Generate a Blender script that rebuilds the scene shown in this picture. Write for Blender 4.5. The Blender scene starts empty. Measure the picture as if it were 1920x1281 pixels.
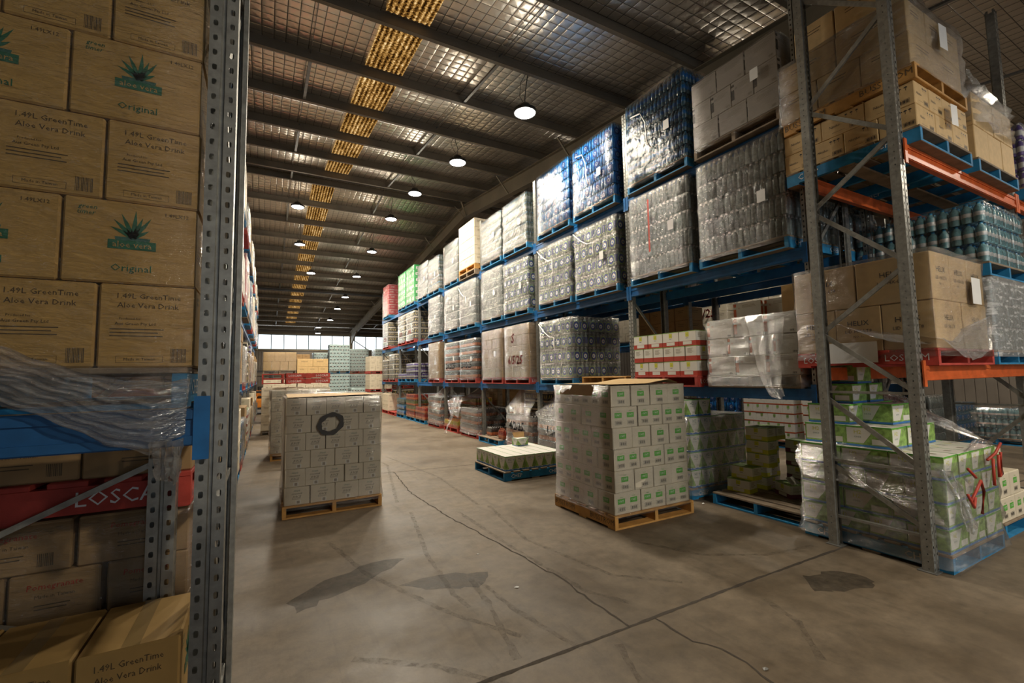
import bpy, math, random
from mathutils import Vector, Matrix
random.seed(7)
PI = math.pi
SC = bpy.context.scene
COL = SC.collection
R = math.radians

# ------------------------------------------------------------------ materials
MATS = {}
def newmat(name):
    m = bpy.data.materials.new(name); m.use_nodes = True
    nt = m.node_tree; nt.nodes.clear()
    out = nt.nodes.new('ShaderNodeOutputMaterial')
    MATS[name] = m
    return m, nt, out
def N(nt, t, **kw):
    n = nt.nodes.new(t)
    for k, v in kw.items():
        if hasattr(n, k): setattr(n, k, v)
        else: n.inputs[k].default_value = v
    return n
def ramp(nt, src, stops, interp='LINEAR'):
    r = nt.nodes.new('ShaderNodeValToRGB'); cr = r.color_ramp; cr.interpolation = interp
    while len(cr.elements) < len(stops): cr.elements.new(0.5)
    for e, (p, c) in zip(cr.elements, stops):
        e.position = p; e.color = (c[0], c[1], c[2], 1) if len(c) == 3 else c
    nt.links.new(src, r.inputs[0]); return r
def coords(nt, scale=(1, 1, 1), rot=(0, 0, 0), kind='Object'):
    tc = nt.nodes.new('ShaderNodeTexCoord'); mp = nt.nodes.new('ShaderNodeMapping')
    mp.inputs['Scale'].default_value = scale; mp.inputs['Rotation'].default_value = rot
    nt.links.new(tc.outputs[kind], mp.inputs[0]); return mp.outputs[0]
def noise(nt, vec, scale, detail=4, rough=.55):
    n = nt.nodes.new('ShaderNodeTexNoise'); n.inputs['Scale'].default_value = scale
    n.inputs['Detail'].default_value = detail; n.inputs['Roughness'].default_value = rough
    if vec is not None: nt.links.new(vec, n.inputs['Vector'])
    return n.outputs[0]
def bump(nt, h, strength, dist=.01):
    b = nt.nodes.new('ShaderNodeBump'); b.inputs['Strength'].default_value = strength
    b.inputs['Distance'].default_value = dist; nt.links.new(h, b.inputs['Height']); return b.outputs[0]
def simple(name, col, rough=.6, metal=0., var=.12, scale=14., bmp=0., spec=.5, emit=None):
    """plain surface with gentle noise variation of its own colour (dirt, wear)"""
    m, nt, out = newmat(name)
    p = nt.nodes.new('ShaderNodeBsdfPrincipled')
    p.inputs['Roughness'].default_value = rough; p.inputs['Metallic'].default_value = metal
    p.inputs['Specular IOR Level'].default_value = spec
    if var > 0:
        v = coords(nt); f = noise(nt, v, scale, 5)
        a = [max(0, c * (1 - var)) for c in col]; b = [min(1, c * (1 + var)) for c in col]
        r = ramp(nt, f, [(.3, a), (.7, b)]); nt.links.new(r.outputs[0], p.inputs['Base Color'])
        if bmp: nt.links.new(bump(nt, f, bmp), p.inputs['Normal'])
    else: p.inputs['Base Color'].default_value = (*col, 1)
    nt.links.new(p.outputs[0], out.inputs[0])
    return m
def emissive(name, col, s):
    m, nt, out = newmat(name); e = N(nt, 'ShaderNodeEmission'); e.inputs[0].default_value = (*col, 1); e.inputs[1].default_value = s
    nt.links.new(e.outputs[0], out.inputs[0]); return m
def film(name, haze=.1, gloss=.16, hazecol=(.9, .9, .88), scale=(3, 3, 20), nscale=5, bstr=.7, cut=(.52, .72), dist=.02):
    """clear plastic film: transparent, a little milky haze, wrinkled gloss"""
    m, nt, out = newmat(name)
    v = coords(nt, scale)
    f = noise(nt, v, nscale, 5, .65)
    nrm = bump(nt, f, bstr, dist)
    tr = N(nt, 'ShaderNodeBsdfTransparent'); tr.inputs[0].default_value = (.97, .97, .96, 1)
    df = N(nt, 'ShaderNodeBsdfDiffuse'); df.inputs[0].default_value = (*hazecol, 1)
    gl = N(nt, 'ShaderNodeBsdfGlossy'); gl.inputs['Roughness'].default_value = .16
    gl.inputs[0].default_value = (1, 1, 1, 1)
    nt.links.new(nrm, gl.inputs['Normal'])
    f2 = noise(nt, v, nscale * .45, 3)
    hz = ramp(nt, f2, [(cut[0], (haze * .5,) * 3), (cut[1], (min(1, haze * 2),) * 3)])
    m1 = N(nt, 'ShaderNodeMixShader'); nt.links.new(hz.outputs[0], m1.inputs[0])
    nt.links.new(tr.outputs[0], m1.inputs[1]); nt.links.new(df.outputs[0], m1.inputs[2])
    fr = N(nt, 'ShaderNodeFresnel'); fr.inputs[0].default_value = 1.45; nt.links.new(nrm, fr.inputs['Normal'])
    ad = N(nt, 'ShaderNodeMath', operation='ADD'); ad.inputs[1].default_value = gloss
    nt.links.new(fr.outputs[0], ad.inputs[0])
    cl = N(nt, 'ShaderNodeMath', operation='MINIMUM'); cl.inputs[1].default_value = .6
    nt.links.new(ad.outputs[0], cl.inputs[0])
    m2 = N(nt, 'ShaderNodeMixShader'); nt.links.new(cl.outputs[0], m2.inputs[0])
    nt.links.new(m1.outputs[0], m2.inputs[1]); nt.links.new(gl.outputs[0], m2.inputs[2])
    nt.links.new(m2.outputs[0], out.inputs[0])
    return m

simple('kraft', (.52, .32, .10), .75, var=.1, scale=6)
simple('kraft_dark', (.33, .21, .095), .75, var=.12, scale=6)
simple('kraft_pale', (.60, .41, .19), .75, var=.08)
simple('tape', (.40, .27, .11), .25, var=.05)
simple('carton_beige', (.66, .59, .45), .6, var=.05, scale=5)
simple('carton_white', (.72, .71, .65), .55, var=.05, scale=5)
simple('carton_cream', (.66, .58, .44), .65, var=.06)
simple('carton_grey', (.50, .46, .42), .6, var=.06)
simple('ink_green', (.022, .14, .075), .6, var=.2, scale=60)
simple('ink_teal', (.05, .15, .12), .6, var=.2, scale=60)
simple('ink_black', (.03, .028, .026), .6, var=0)
simple('ink_brown', (.10, .066, .03), .6, var=0)
simple('ink_faint', (.34, .30, .24), .7, var=0)
simple('ink_red', (.42, .04, .02), .5, var=.1)
simple('ink_lime', (.09, .42, .04), .5, var=.12)
simple('ink_yellow', (.62, .62, .06), .5, var=.05)
simple('ink_leaf', (.24, .40, .10), .6, var=.5, scale=22)
simple('ink_blue', (.05, .2, .5), .5, var=.1)
simple('ink_purple', (.18, .045, .09), .5, var=.1)
simple('ink_orange', (.55, .12, .03), .5, var=.1)
simple('paper', (.75, .75, .73), .6, var=.03)
simple('galv', (.30, .30, .275), .42, metal=.65, var=.22, scale=22)
simple('galv_dark', (.20, .20, .19), .5, metal=.6, var=.2)
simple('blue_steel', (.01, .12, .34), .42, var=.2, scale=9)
simple('blue_steel_shaded', (.01, .08, .22), .5, var=.2, scale=9)  # darker copy of blue_steel; the left rack beams' shade is in the colour
simple('orange_steel', (.60, .12, .03), .45, var=.22, scale=8)
simple('pal_blue', (.012, .19, .40), .75, var=.3, scale=9, bmp=.3)
simple('pal_red', (.42, .05, .035), .75, var=.25, scale=9, bmp=.3)
simple('pal_wood', (.52, .27, .07), .7, var=.25, scale=7, bmp=.3)
simple('pal_grey', (.23, .175, .12), .85, var=.3, scale=7, bmp=.3)
simple('water', (.22, .28, .28), .10, var=.35, scale=30, spec=.9)
simple('water_blue', (.09, .26, .42), .10, var=.4, scale=30, spec=.9)
simple('water_green', (.10, .16, .14), .10, var=.4, scale=30, spec=.9)
simple('water_teal', (.20, .42, .48), .10, var=.3, scale=30, spec=.9)
simple('cola', (.025, .012, .008), .10, var=.3, spec=.8)
simple('soda_red', (.34, .03, .02), .12, var=.2, spec=.8)
simple('soda_yellow', (.55, .42, .05), .12, var=.2, spec=.8)
simple('soda_olive', (.16, .18, .05), .12, var=.2, spec=.8)
simple('label_orange', (.75, .20, .06), .35, var=.12)
simple('label_white', (.72, .73, .74), .35, var=.06)
simple('label_navy', (.025, .06, .26), .3, var=.2)
simple('label_blue', (.008, .23, .70), .4, var=.35, scale=18)
simple('label_violet', (.13, .08, .32), .35, var=.2)
simple('cap_blue', (.02, .25, .5), .4, var=0)
simple('cap_white', (.75, .75, .75), .4, var=0)
simple('trolley_green', (.03, .45, .10), .4, var=.2)
simple('pack_red', (.45, .03, .04), .5, var=.15)
simple('gold', (.50, .38, .07), .5, var=.2)
simple('black_plastic', (.02, .02, .02), .45, var=.1)
simple('rubber', (.02, .02, .02), .8, var=.1)
simple('fork_orange', (.62, .20, .02), .45, var=.12)
simple('purlin', (.18, .15, .11), .55, metal=.25, var=.18, scale=2)
simple('rafter', (.20, .165, .11), .6, metal=.1, var=.15, scale=1.5)
simple('wall_sheet', (.16, .135, .11), .6, metal=.2, var=.2, scale=1)
simple('mullion', (.05, .10, .13), .5, var=.1)
simple('wire', (.04, .04, .04), .6, var=0)
simple('dirt', (.055, .045, .033), .95, var=.3, scale=30)
simple('crack', (.045, .035, .025), .95, var=.3, scale=30)
film('film_pack', haze=.015, gloss=.02, dist=.016, scale=(1, 1, 1), nscale=9, bstr=1.0, cut=(.5, .7))
film('film_wrap', haze=.016, gloss=.025, dist=.03, scale=(1.6, 1.6, 8), nscale=4, bstr=1.0)
film('film_clear', haze=.004, gloss=-.02, scale=(1, 1, 1), nscale=6, bstr=1.0, dist=.02)
film('film_thick', haze=.10, gloss=.06, scale=(3, 3, 9), nscale=5, bstr=1.0)
film('film_grey', haze=.16, gloss=.03, hazecol=(.42, .40, .37), scale=(3, 3, 10), nscale=5, bstr=.9)
film('film_pale', haze=.45, gloss=.06, hazecol=(.72, .74, .74), scale=(3, 3, 10), nscale=5, bstr=.9)
film('film_hang', haze=.09, gloss=.32, scale=(3.5, 7, 45), nscale=3.2, bstr=1.0, dist=.03)
emissive('lamp_face', (1, .97, .92), 60)
emissive('window_glow', (.86, .95, 1), 2.6)

# foil roof lining: reflective, quilted by a wire net
def foil():
    m, nt, out = newmat('foil'); p = N(nt, 'ShaderNodeBsdfPrincipled')
    v = coords(nt); sx = N(nt, 'ShaderNodeSeparateXYZ'); nt.links.new(v, sx.inputs[0])
    def line(o, period):
        a = N(nt, 'ShaderNodeMath', operation='MULTIPLY'); a.inputs[1].default_value = PI / period; nt.links.new(o, a.inputs[0])
        b = N(nt, 'ShaderNodeMath', operation='SINE'); nt.links.new(a.outputs[0], b.inputs[0])
        c = N(nt, 'ShaderNodeMath', operation='ABSOLUTE'); nt.links.new(b.outputs[0], c.inputs[0]); return c.outputs[0]
    lx = line(sx.outputs[0], .17); ly = line(sx.outputs[1], .17)
    mn = N(nt, 'ShaderNodeMath', operation='MINIMUM'); nt.links.new(lx, mn.inputs[0]); nt.links.new(ly, mn.inputs[1])
    wire = ramp(nt, mn.outputs[0], [(.04, (0, 0, 0)), (.12, (1, 1, 1))])
    pw = N(nt, 'ShaderNodeMath', operation='POWER'); pw.inputs[1].default_value = .35; nt.links.new(mn.outputs[0], pw.inputs[0])
    f = noise(nt, coords(nt, (2.2, 1.2, 1)), 2.2, 5, .55)
    ad = N(nt, 'ShaderNodeMath', operation='MULTIPLY_ADD'); ad.inputs[1].default_value = 1.1
    nt.links.new(f, ad.inputs[0]); nt.links.new(pw.outputs[0], ad.inputs[2])
    nt.links.new(bump(nt, ad.outputs[0], .55, .02), p.inputs['Normal'])
    big = ramp(nt, noise(nt, v, .5, 3), [(.35, (.62, .56, .48)), (.65, (.86, .79, .70))])
    mx = N(nt, 'ShaderNodeMixRGB'); mx.inputs[1].default_value = (.10, .09, .08, 1)
    nt.links.new(wire.outputs[0], mx.inputs[0]); nt.links.new(big.outputs[0], mx.inputs[2])
    nt.links.new(mx.outputs[0], p.inputs['Base Color'])
    p.inputs['Metallic'].default_value = .92; p.inputs['Roughness'].default_value = .34
    nt.links.new(p.outputs[0], out.inputs[0]); return m
foil()
def skylight():
    m, nt, out = newmat('skylight'); e = N(nt, 'ShaderNodeEmission')
    f = noise(nt, coords(nt, (1, 1, 1)), 26, 6, .75)
    g = noise(nt, coords(nt, (1, .35, 1)), 5, 3, .6)
    mul = N(nt, 'ShaderNodeMath', operation='MULTIPLY_ADD'); mul.inputs[1].default_value = .35
    nt.links.new(g, mul.inputs[0]); nt.links.new(f, mul.inputs[2])
    sx = N(nt, 'ShaderNodeSeparateXYZ'); nt.links.new(coords(nt), sx.inputs[0])
    a = N(nt, 'ShaderNodeMath', operation='MULTIPLY'); a.inputs[1].default_value = 2 * PI / .0825; nt.links.new(sx.outputs[0], a.inputs[0])
    b = N(nt, 'ShaderNodeMath', operation='SINE'); nt.links.new(a.outputs[0], b.inputs[0])
    c = N(nt, 'ShaderNodeMath', operation='MULTIPLY_ADD'); c.inputs[1].default_value = .09; nt.links.new(b.outputs[0], c.inputs[0]); nt.links.new(mul.outputs[0], c.inputs[2]); mul = c
    r = ramp(nt, mul.outputs[0], [(.54, (.008, .003, .001)), (.66, (.13, .055, .010)), (.78, (.50, .27, .07)), (.92, (1, .80, .45))])
    nt.links.new(r.outputs[0], e.inputs[0]); e.inputs[1].default_value = 1.1
    nt.links.new(e.outputs[0], out.inputs[0]); return m
skylight()
def concrete():
    m, nt, out = newmat('concrete'); p = N(nt, 'ShaderNodeBsdfPrincipled')
    v = coords(nt)
    a = ramp(nt, noise(nt, v, .55, 6, .6), [(.3, (.085, .061, .037)), (.5, (.155, .118, .077)), (.72, (.215, .168, .114))])
    b = ramp(nt, noise(nt, v, 7, 8, .7), [(.3, (.62, .62, .62)), (.7, (1.12, 1.12, 1.12))])
    mx = N(nt, 'ShaderNodeMixRGB', blend_type='MULTIPLY'); mx.inputs[0].default_value = 1
    nt.links.new(a.outputs[0], mx.inputs[1]); nt.links.new(b.outputs[0], mx.inputs[2])
    # long scuffs that run along the aisle
    s = ramp(nt, noise(nt, coords(nt, (3.5, .35, 1), (0, 0, R(16))), 3.0, 5, .65), [(.56, (1, 1, 1)), (.70, (.80, .79, .78))])
    m2 = N(nt, 'ShaderNodeMixRGB', blend_type='MULTIPLY'); m2.inputs[0].default_value = 1
    nt.links.new(mx.outputs[0], m2.inputs[1]); nt.links.new(s.outputs[0], m2.inputs[2])
    # dark blotches
    d = ramp(nt, noise(nt, v, 1.6, 3, .5), [(.66, (1, 1, 1)), (.74, (.74, .72, .70))])
    m3 = N(nt, 'ShaderNodeMixRGB', blend_type='MULTIPLY'); m3.inputs[0].default_value = 1
    nt.links.new(m2.outputs[0], m3.inputs[1]); nt.links.new(d.outputs[0], m3.inputs[2])
    nt.links.new(m3.outputs[0], p.inputs['Base Color'])
    rr = ramp(nt, noise(nt, v, 1.1, 4), [(.35, (.42, .42, .42)), (.65, (.70, .70, .70))])
    nt.links.new(rr.outputs[0], p.inputs['Roughness'])
    nt.links.new(bump(nt, noise(nt, v, 40, 6, .7), .25, .004), p.inputs['Normal'])
    nt.links.new(p.outputs[0], out.inputs[0]); return m
concrete()
def stain():
    m, nt, out = newmat('floor_stain'); tr = N(nt, 'ShaderNodeBsdfTransparent'); d = N(nt, 'ShaderNodeBsdfPrincipled')
    d.inputs['Base Color'].default_value = (.045, .036, .026, 1); d.inputs['Roughness'].default_value = .55
    r = ramp(nt, noise(nt, coords(nt), 9, 5, .7), [(.35, (.30,) * 3), (.65, (.68,) * 3)])
    x = N(nt, 'ShaderNodeMixShader'); nt.links.new(r.outputs[0], x.inputs[0]); nt.links.new(tr.outputs[0], x.inputs[1]); nt.links.new(d.outputs[0], x.inputs[2])
    nt.links.new(x.outputs[0], out.inputs[0])
    m2, nt, out = newmat('tyre_mark'); tr = N(nt, 'ShaderNodeBsdfTransparent'); d = N(nt, 'ShaderNodeBsdfPrincipled')
    d.inputs['Base Color'].default_value = (.07, .055, .04, 1); d.inputs['Roughness'].default_value = .7
    r = ramp(nt, noise(nt, coords(nt), 14, 5, .8), [(.42, (.0,) * 3), (.7, (.55,) * 3)])
    x = N(nt, 'ShaderNodeMixShader'); nt.links.new(r.outputs[0], x.inputs[0]); nt.links.new(tr.outputs[0], x.inputs[1]); nt.links.new(d.outputs[0], x.inputs[2])
    nt.links.new(x.outputs[0], out.inputs[0])
stain()

# ------------------------------------------------------------------ mesh builder
TEXT_CACHE = {}
def text_geo(s, size):
    k = (s, size)
    if k not in TEXT_CACHE:
        cu = bpy.data.curves.new('t', 'FONT'); cu.body = s; cu.size = size; cu.resolution_u = 1
        cu.align_x = 'CENTER'; cu.align_y = 'CENTER'; cu.space_line = .9
        ob = bpy.data.objects.new('t', cu); COL.objects.link(ob)
        bpy.context.view_layer.update()
        me = bpy.data.meshes.new_from_object(ob.evaluated_get(bpy.context.evaluated_depsgraph_get()))
        TEXT_CACHE[k] = ([tuple(v.co) for v in me.vertices], [tuple(p.vertices) for p in me.polygons])
        bpy.data.objects.remove(ob); bpy.data.meshes.remove(me); bpy.data.curves.remove(cu)
    return TEXT_CACHE[k]

class MB:
    def __init__(s): s.v = []; s.f = []; s.m = []; s.mats = []; s.smooth = set()
    def mi(s, mat):
        if mat not in s.mats: s.mats.append(mat)
        return s.mats.index(mat)
    def add(s, vs, fs, mat, smooth=False):
        o = len(s.v); s.v += [tuple(q) for q in vs]; k = s.mi(mat)
        for f in fs:
            if smooth: s.smooth.add(len(s.f))
            s.f.append(tuple(i + o for i in f)); s.m.append(k)
    def box(s, x0, y0, z0, x1, y1, z1, mat, bev=0.):
        if bev <= 0:
            vs = [(x, y, z) for z in (z0, z1) for y in (y0, y1) for x in (x0, x1)]
            s.add(vs, [(0, 2, 3, 1), (4, 5, 7, 6), (0, 1, 5, 4), (2, 6, 7, 3), (0, 4, 6, 2), (1, 3, 7, 5)], mat); return
        b = bev; vs = []; idx = {}
        X = (x0, x1); Y = (y0, y1); Z = (z0, z1)
        for i in (0, 1):
            for j in (0, 1):
                for k in (0, 1):
                    sx = b if i == 0 else -b; sy = b if j == 0 else -b; sz = b if k == 0 else -b
                    idx[i, j, k, 0] = len(vs); vs.append((X[i], Y[j] + sy, Z[k] + sz))
                    idx[i, j, k, 1] = len(vs); vs.append((X[i] + sx, Y[j], Z[k] + sz))
                    idx[i, j, k, 2] = len(vs); vs.append((X[i] + sx, Y[j] + sy, Z[k]))
        fs = []
        for i in (0, 1):
            q = [idx[i, 0, 0, 0], idx[i, 1, 0, 0], idx[i, 1, 1, 0], idx[i, 0, 1, 0]]; fs.append(q if i else q[::-1])
            q = [idx[0, i, 0, 1], idx[1, i, 0, 1], idx[1, i, 1, 1], idx[0, i, 1, 1]]; fs.append(q[::-1] if i else q)
            q = [idx[0, 0, i, 2], idx[1, 0, i, 2], idx[1, 1, i, 2], idx[0, 1, i, 2]]; fs.append(q if i else q[::-1])
        for a in (0, 1):
            for c in (0, 1):
                fs.append([idx[0, a, c, 1], idx[1, a, c, 1], idx[1, a, c, 2], idx[0, a, c, 2]])
                fs.append([idx[a, 0, c, 0], idx[a, 1, c, 0], idx[a, 1, c, 2], idx[a, 0, c, 2]])
                fs.append([idx[a, c, 0, 0], idx[a, c, 1, 0], idx[a, c, 1, 1], idx[a, c, 0, 1]])
        for i in (0, 1):
            for j in (0, 1):
                for k in (0, 1): fs.append([idx[i, j, k, 0], idx[i, j, k, 1], idx[i, j, k, 2]])
        s.add(vs, fs, mat)
    def bar(s, p, q, w, h, mat, up=(0, 0, 1)):
        p = Vector(p); q = Vector(q); d = (q - p).normalized(); u = Vector(up)
        if abs(d.dot(u)) > .98: u = Vector((1, 0, 0))
        a = d.cross(u).normalized(); b = a.cross(d).normalized()
        vs = [e + a * (w / 2 * i) + b * (h / 2 * j) for e in (p, q) for i, j in ((-1, -1), (1, -1), (1, 1), (-1, 1))]
        s.add(vs, [(0, 3, 2, 1), (4, 5, 6, 7), (0, 1, 5, 4), (1, 2, 6, 5), (2, 3, 7, 6), (3, 0, 4, 7)], mat)
    def tube(s, pts, r, mat, n=8, cap=True):
        pts = [Vector(p) for p in pts]; o = []; vs = []; fs = []
        for i, p in enumerate(pts):
            d = (pts[min(i + 1, len(pts) - 1)] - pts[max(i - 1, 0)]).normalized()
            u = Vector((0, 0, 1)) if abs(d.z) < .95 else Vector((1, 0, 0))
            a = d.cross(u).normalized(); b = a.cross(d)
            rr = r[i] if isinstance(r, (list, tuple)) else r
            for k in range(n):
                t = 2 * PI * k / n; vs.append(p + a * (rr * math.cos(t)) + b * (rr * math.sin(t)))
        for i in range(len(pts) - 1):
            for k in range(n):
                fs.append((i * n + k, i * n + (k + 1) % n, (i + 1) * n + (k + 1) % n, (i + 1) * n + k))
        if cap:
            fs.append(tuple(range(n))[::-1]); fs.append(tuple((len(pts) - 1) * n + k for k in range(n)))
        s.add(vs, fs, mat, True)
    def lathe(s, cx, cy, prof, n=8, smooth=True):
        """prof: list of (r, z, material)"""
        base = len(s.v)
        for (r, z, m) in prof:
            for k in range(n):
                t = 2 * PI * (k + .5) / n; s.v.append((cx + r * math.cos(t), cy + r * math.sin(t), z))
        for i in range(len(prof) - 1):
            mi = s.mi(prof[i][2])
            for k in range(n):
                if smooth: s.smooth.add(len(s.f))
                s.f.append((base + i * n + k, base + i * n + (k + 1) % n, base + (i + 1) * n + (k + 1) % n, base + (i + 1) * n + k)); s.m.append(mi)
        s.f.append(tuple(base + (len(prof) - 1) * n + k for k in range(n))); s.m.append(s.mi(prof[-1][2]))
    def frame(s, o, u, v, off=.0008):
        o = Vector(o); u = Vector(u); v = Vector(v); n = u.cross(v)
        return lambda a, b, e=1.: o + u * a + v * b + n * (off * e)
    def rect(s, fr, a, b, w, h, mat, e=1.):
        s.add([fr(a - w / 2, b - h / 2, e), fr(a + w / 2, b - h / 2, e), fr(a + w / 2, b + h / 2, e), fr(a - w / 2, b + h / 2, e)], [(0, 1, 2, 3)], mat)
    def poly(s, fr, pts, mat, e=1.):
        s.add([fr(a, b, e) for a, b in pts], [tuple(range(len(pts)))], mat)
    def text(s, fr, a, b, size, t, mat, e=2., slant=0.):
        vs, fs = text_geo(t, size); s.add([fr(a + x + slant * y, b + y, e) for x, y, _ in vs], fs, mat)
    def ring(s, fr, a, b, r0, r1, mat, e=1.5, n=14, sy=1., arc=(0, 2 * PI)):
        vs = []; fs = []
        for k in range(n + 1):
            t = arc[0] + (arc[1] - arc[0]) * k / n
            vs.append(fr(a + r0 * math.cos(t), b + sy * r0 * math.sin(t), e)); vs.append(fr(a + r1 * math.cos(t), b + sy * r1 * math.sin(t), e))
        for k in range(n): fs.append((2 * k, 2 * k + 1, 2 * k + 3, 2 * k + 2))
        s.add(vs, fs, mat)
    def mesh(s, name):
        me = bpy.data.meshes.new(name); me.from_pydata(s.v, [], s.f)
        for m in s.mats: me.materials.append(MATS[m])
        me.polygons.foreach_set('material_index', s.m)
        if s.smooth: me.polygons.foreach_set('use_smooth', [i in s.smooth for i in range(len(s.f))])
        me.update(); return me

def link(name, me, parent=None, loc=(0, 0, 0), rz=0.):
    o = bpy.data.objects.new(name, me); COL.objects.link(o); o.location = loc; o.rotation_euler = (0, 0, rz)
    if parent is not None: o.parent = parent
    return o
def tag(o, label=None, cat=None, group=None, kind=None):
    if label: o['label'] = label
    if cat: o['category'] = cat
    if group: o['group'] = group
    if kind: o['kind'] = kind
    return o
def struct(name, me, parent=None, loc=(0, 0, 0)):
    o = link(name, me, parent, loc)
    if parent is None: o['kind'] = 'structure'
    return o
def faces4(mb, L, W, H):
    """frames of the four sides and the top of a box L x W x H centred at origin, base at z=0"""
    return {'-y': mb.frame((0, -W / 2, H / 2), (1, 0, 0), (0, 0, 1)), '+y': mb.frame((0, W / 2, H / 2), (-1, 0, 0), (0, 0, 1)),
            '+x': mb.frame((L / 2, 0, H / 2), (0, 1, 0), (0, 0, 1)), '-x': mb.frame((-L / 2, 0, H / 2), (0, -1, 0), (0, 0, 1)),
            'top': mb.frame((0, 0, H), (1, 0, 0), (0, 1, 0))}
def barcode(mb, fr, a, b, w, h, mat='ink_black', n=11, frame=True):
    if frame:
        t = h * .05
        for (x, y, ww, hh) in ((a, b - h / 2, w, t), (a, b + h / 2, w, t), (a - w / 2, b, t, h), (a + w / 2, b, t, h)): mb.rect(fr, x, y, ww, hh, mat)
        w *= .86; h *= .72
    for k in range(n):
        mb.rect(fr, a - w / 2 + w * (k + .5) / n, b, w / n * (.35 + .4 * ((k * 7) % 3) / 2), h, mat)
def scribble(mb, fr, a, b, w, rows, dy, mat, th=.25):
    rnd = random.Random(int((a + 2) * 1000) + rows)
    for r in range(rows):
        ww = w * rnd.uniform(.6, 1)
        mb.rect(fr, a - (w - ww) / 2, b - r * dy, ww, dy * th, mat)

# ------------------------------------------------------------------ carton kinds
KINDS = {}
NAMES = {'aloe': 'aloe_drink_carton', 'pom': 'juice_carton', 'juice': 'coconut_juice_carton', 'lime': 'green_panel_carton', 'coco': 'coconut_water_carton', 'gem': 'leaf_green_carton', 'foodbox': 'food_carton', 'tabbox': 'orange_tab_carton', 'helix': 'lid_carton', 'noodle': 'noodle_carton', 'bowls': 'bowl_carton', 'brown': 'brown_carton', 'tall': 'plain_carton', 'cream': 'cream_carton', 'ice': 'drinks_carton', 'redbox': 'soft_drink_carton', 'greenbox': 'green_drinks_carton', 'lemon': 'yellow_foot_carton', 'plum': 'purple_foot_carton', 'cherry': 'red_foot_carton', 'rose': 'pink_trimmed_carton', 'clear': 'water_pack', 'clear2': 'dark_water_pack', 'ringed': 'emblem_water_pack', 'blue': 'blue_water_pack', 'bright': 'bright_blue_pack', 'navy': 'navy_water_pack', 'teal': 'teal_water_pack', 'cola': 'cola_pack', 'redsoda': 'red_soda_pack', 'yellowsoda': 'yellow_soda_pack', 'olivesoda': 'olive_soda_pack', 'violet': 'violet_drink_pack'}
ITEMS = []
def kind(key, name, look, cat, dims, mesh, child=None):
    KINDS[key] = dict(name=NAMES.get(key, name), look=look, cat=cat, dims=dims, mesh=mesh, child=child)
def carton(key, look, dims, body, draw, flap='tape', name='carton', cat='carton'):
    L, W, H = dims; mb = MB(); g = .0025
    mb.box(-L / 2 + g, -W / 2 + g, g * .4, L / 2 - g, W / 2 - g, H - g * .4, body, .006)
    fr = faces4(mb, L - 2 * g, W - 2 * g, H)
    fr['top'] = mb.frame((0, 0, H - g * .4), (1, 0, 0), (0, 1, 0))
    if flap: mb.rect(fr['top'], 0, 0, L * .97, .05, flap)
    draw(mb, fr, L, W, H)
    kind(key, name, look, cat, dims, mb.mesh(key))

def aloe_leaf(mb, fr, a, b, s):
    for ang, ln in ((-62, .72), (-42, .82), (-22, .9), (4, 1.0), (20, .8), (34, .92), (58, .55)):
        t = R(ang); dx, dy = math.sin(t), math.cos(t); px, py = dy, -dx; w = .085 * s
        mb.poly(fr, [(a - px * w, b - py * w), (a + px * w, b + py * w), (a + dx * ln * s * .6 + px * w * .8, b + dy * ln * s * .6 + py * w * .8), (a + dx * ln * s, b + dy * ln * s), (a + dx * ln * s * .6 - px * w * .5, b + dy * ln * s * .6 - py * w * .5)], 'ink_green', 1)
    mb.poly(fr, [(a + .5 * s * math.cos(t), b - .36 * s * math.sin(t)) for t in [PI * k / 10 for k in range(11)]][::-1], 'ink_teal', 1)
def draw_aloe(mb, fr, L, W, H):
    for f in ('-y', '+y'):
        q = fr[f]
        aloe_leaf(mb, q, .0, .02, .10)
        mb.rect(q, 0, -.008, .135, .032, 'ink_green', 2); mb.text(q, 0, -.008, .030, 'aloe vera', 'kraft', 3)
        mb.text(q, 0, -.092, .036, 'Original', 'ink_green'); mb.text(q, -.125, .105, .022, 'green\ntimer', 'ink_green', 2, .2)
        mb.text(q, .125, .115, .019, '1.49LX12', 'ink_brown')
    for f in ('-x', '+x'):
        q = fr[f]
        mb.text(q, 0, .105, .026, '1.49L GreenTime', 'ink_brown'); mb.text(q, 0, .072, .026, 'Aloe Vera Drink', 'ink_brown')
        mb.text(q, -.05, .025, .011, 'Produced for:', 'ink_brown'); mb.text(q, -.035, .007, .015, 'Aus Green Pty Ltd', 'ink_brown')
        scribble(mb, q, -.01, -.012, .19, 3, .012, 'ink_brown', .3)
        mb.text(q, -.02, -.118, .014, 'Made in Taiwan', 'ink_brown')
        for (x, y, w, h) in ((-.02, -.107, .13, .001), (-.02, -.130, .13, .001), (-.085, -.118, .001, .023), (.045, -.118, .001, .023)): mb.rect(q, x, y, w, h, 'ink_brown')
        barcode(mb, q, .09, -.105, .048, .05, 'ink_brown', 12, False)
carton('aloe', 'tan aloe drink carton', (.38, .28, .295), 'kraft', draw_aloe)
def draw_pom(mb, fr, L, W, H):
    for f in ('-y', '+y', '-x', '+x'):
        q = fr[f]; mb.text(q, .0, H * .24, .032, 'Pomegranate', 'ink_red', 2, .1); mb.text(q, .0, H * .05, .019, 'Made in Taiwan', 'ink_brown')
        scribble(mb, q, 0, -H * .12, .12, 2, .014, 'ink_brown', .3)
    barcode(mb, fr['-y'], .11, -.05, .05, .05, 'ink_brown', 9, False)
carton('pom', 'brown juice carton', (.38, .28, .20), 'kraft_dark', draw_pom)

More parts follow.
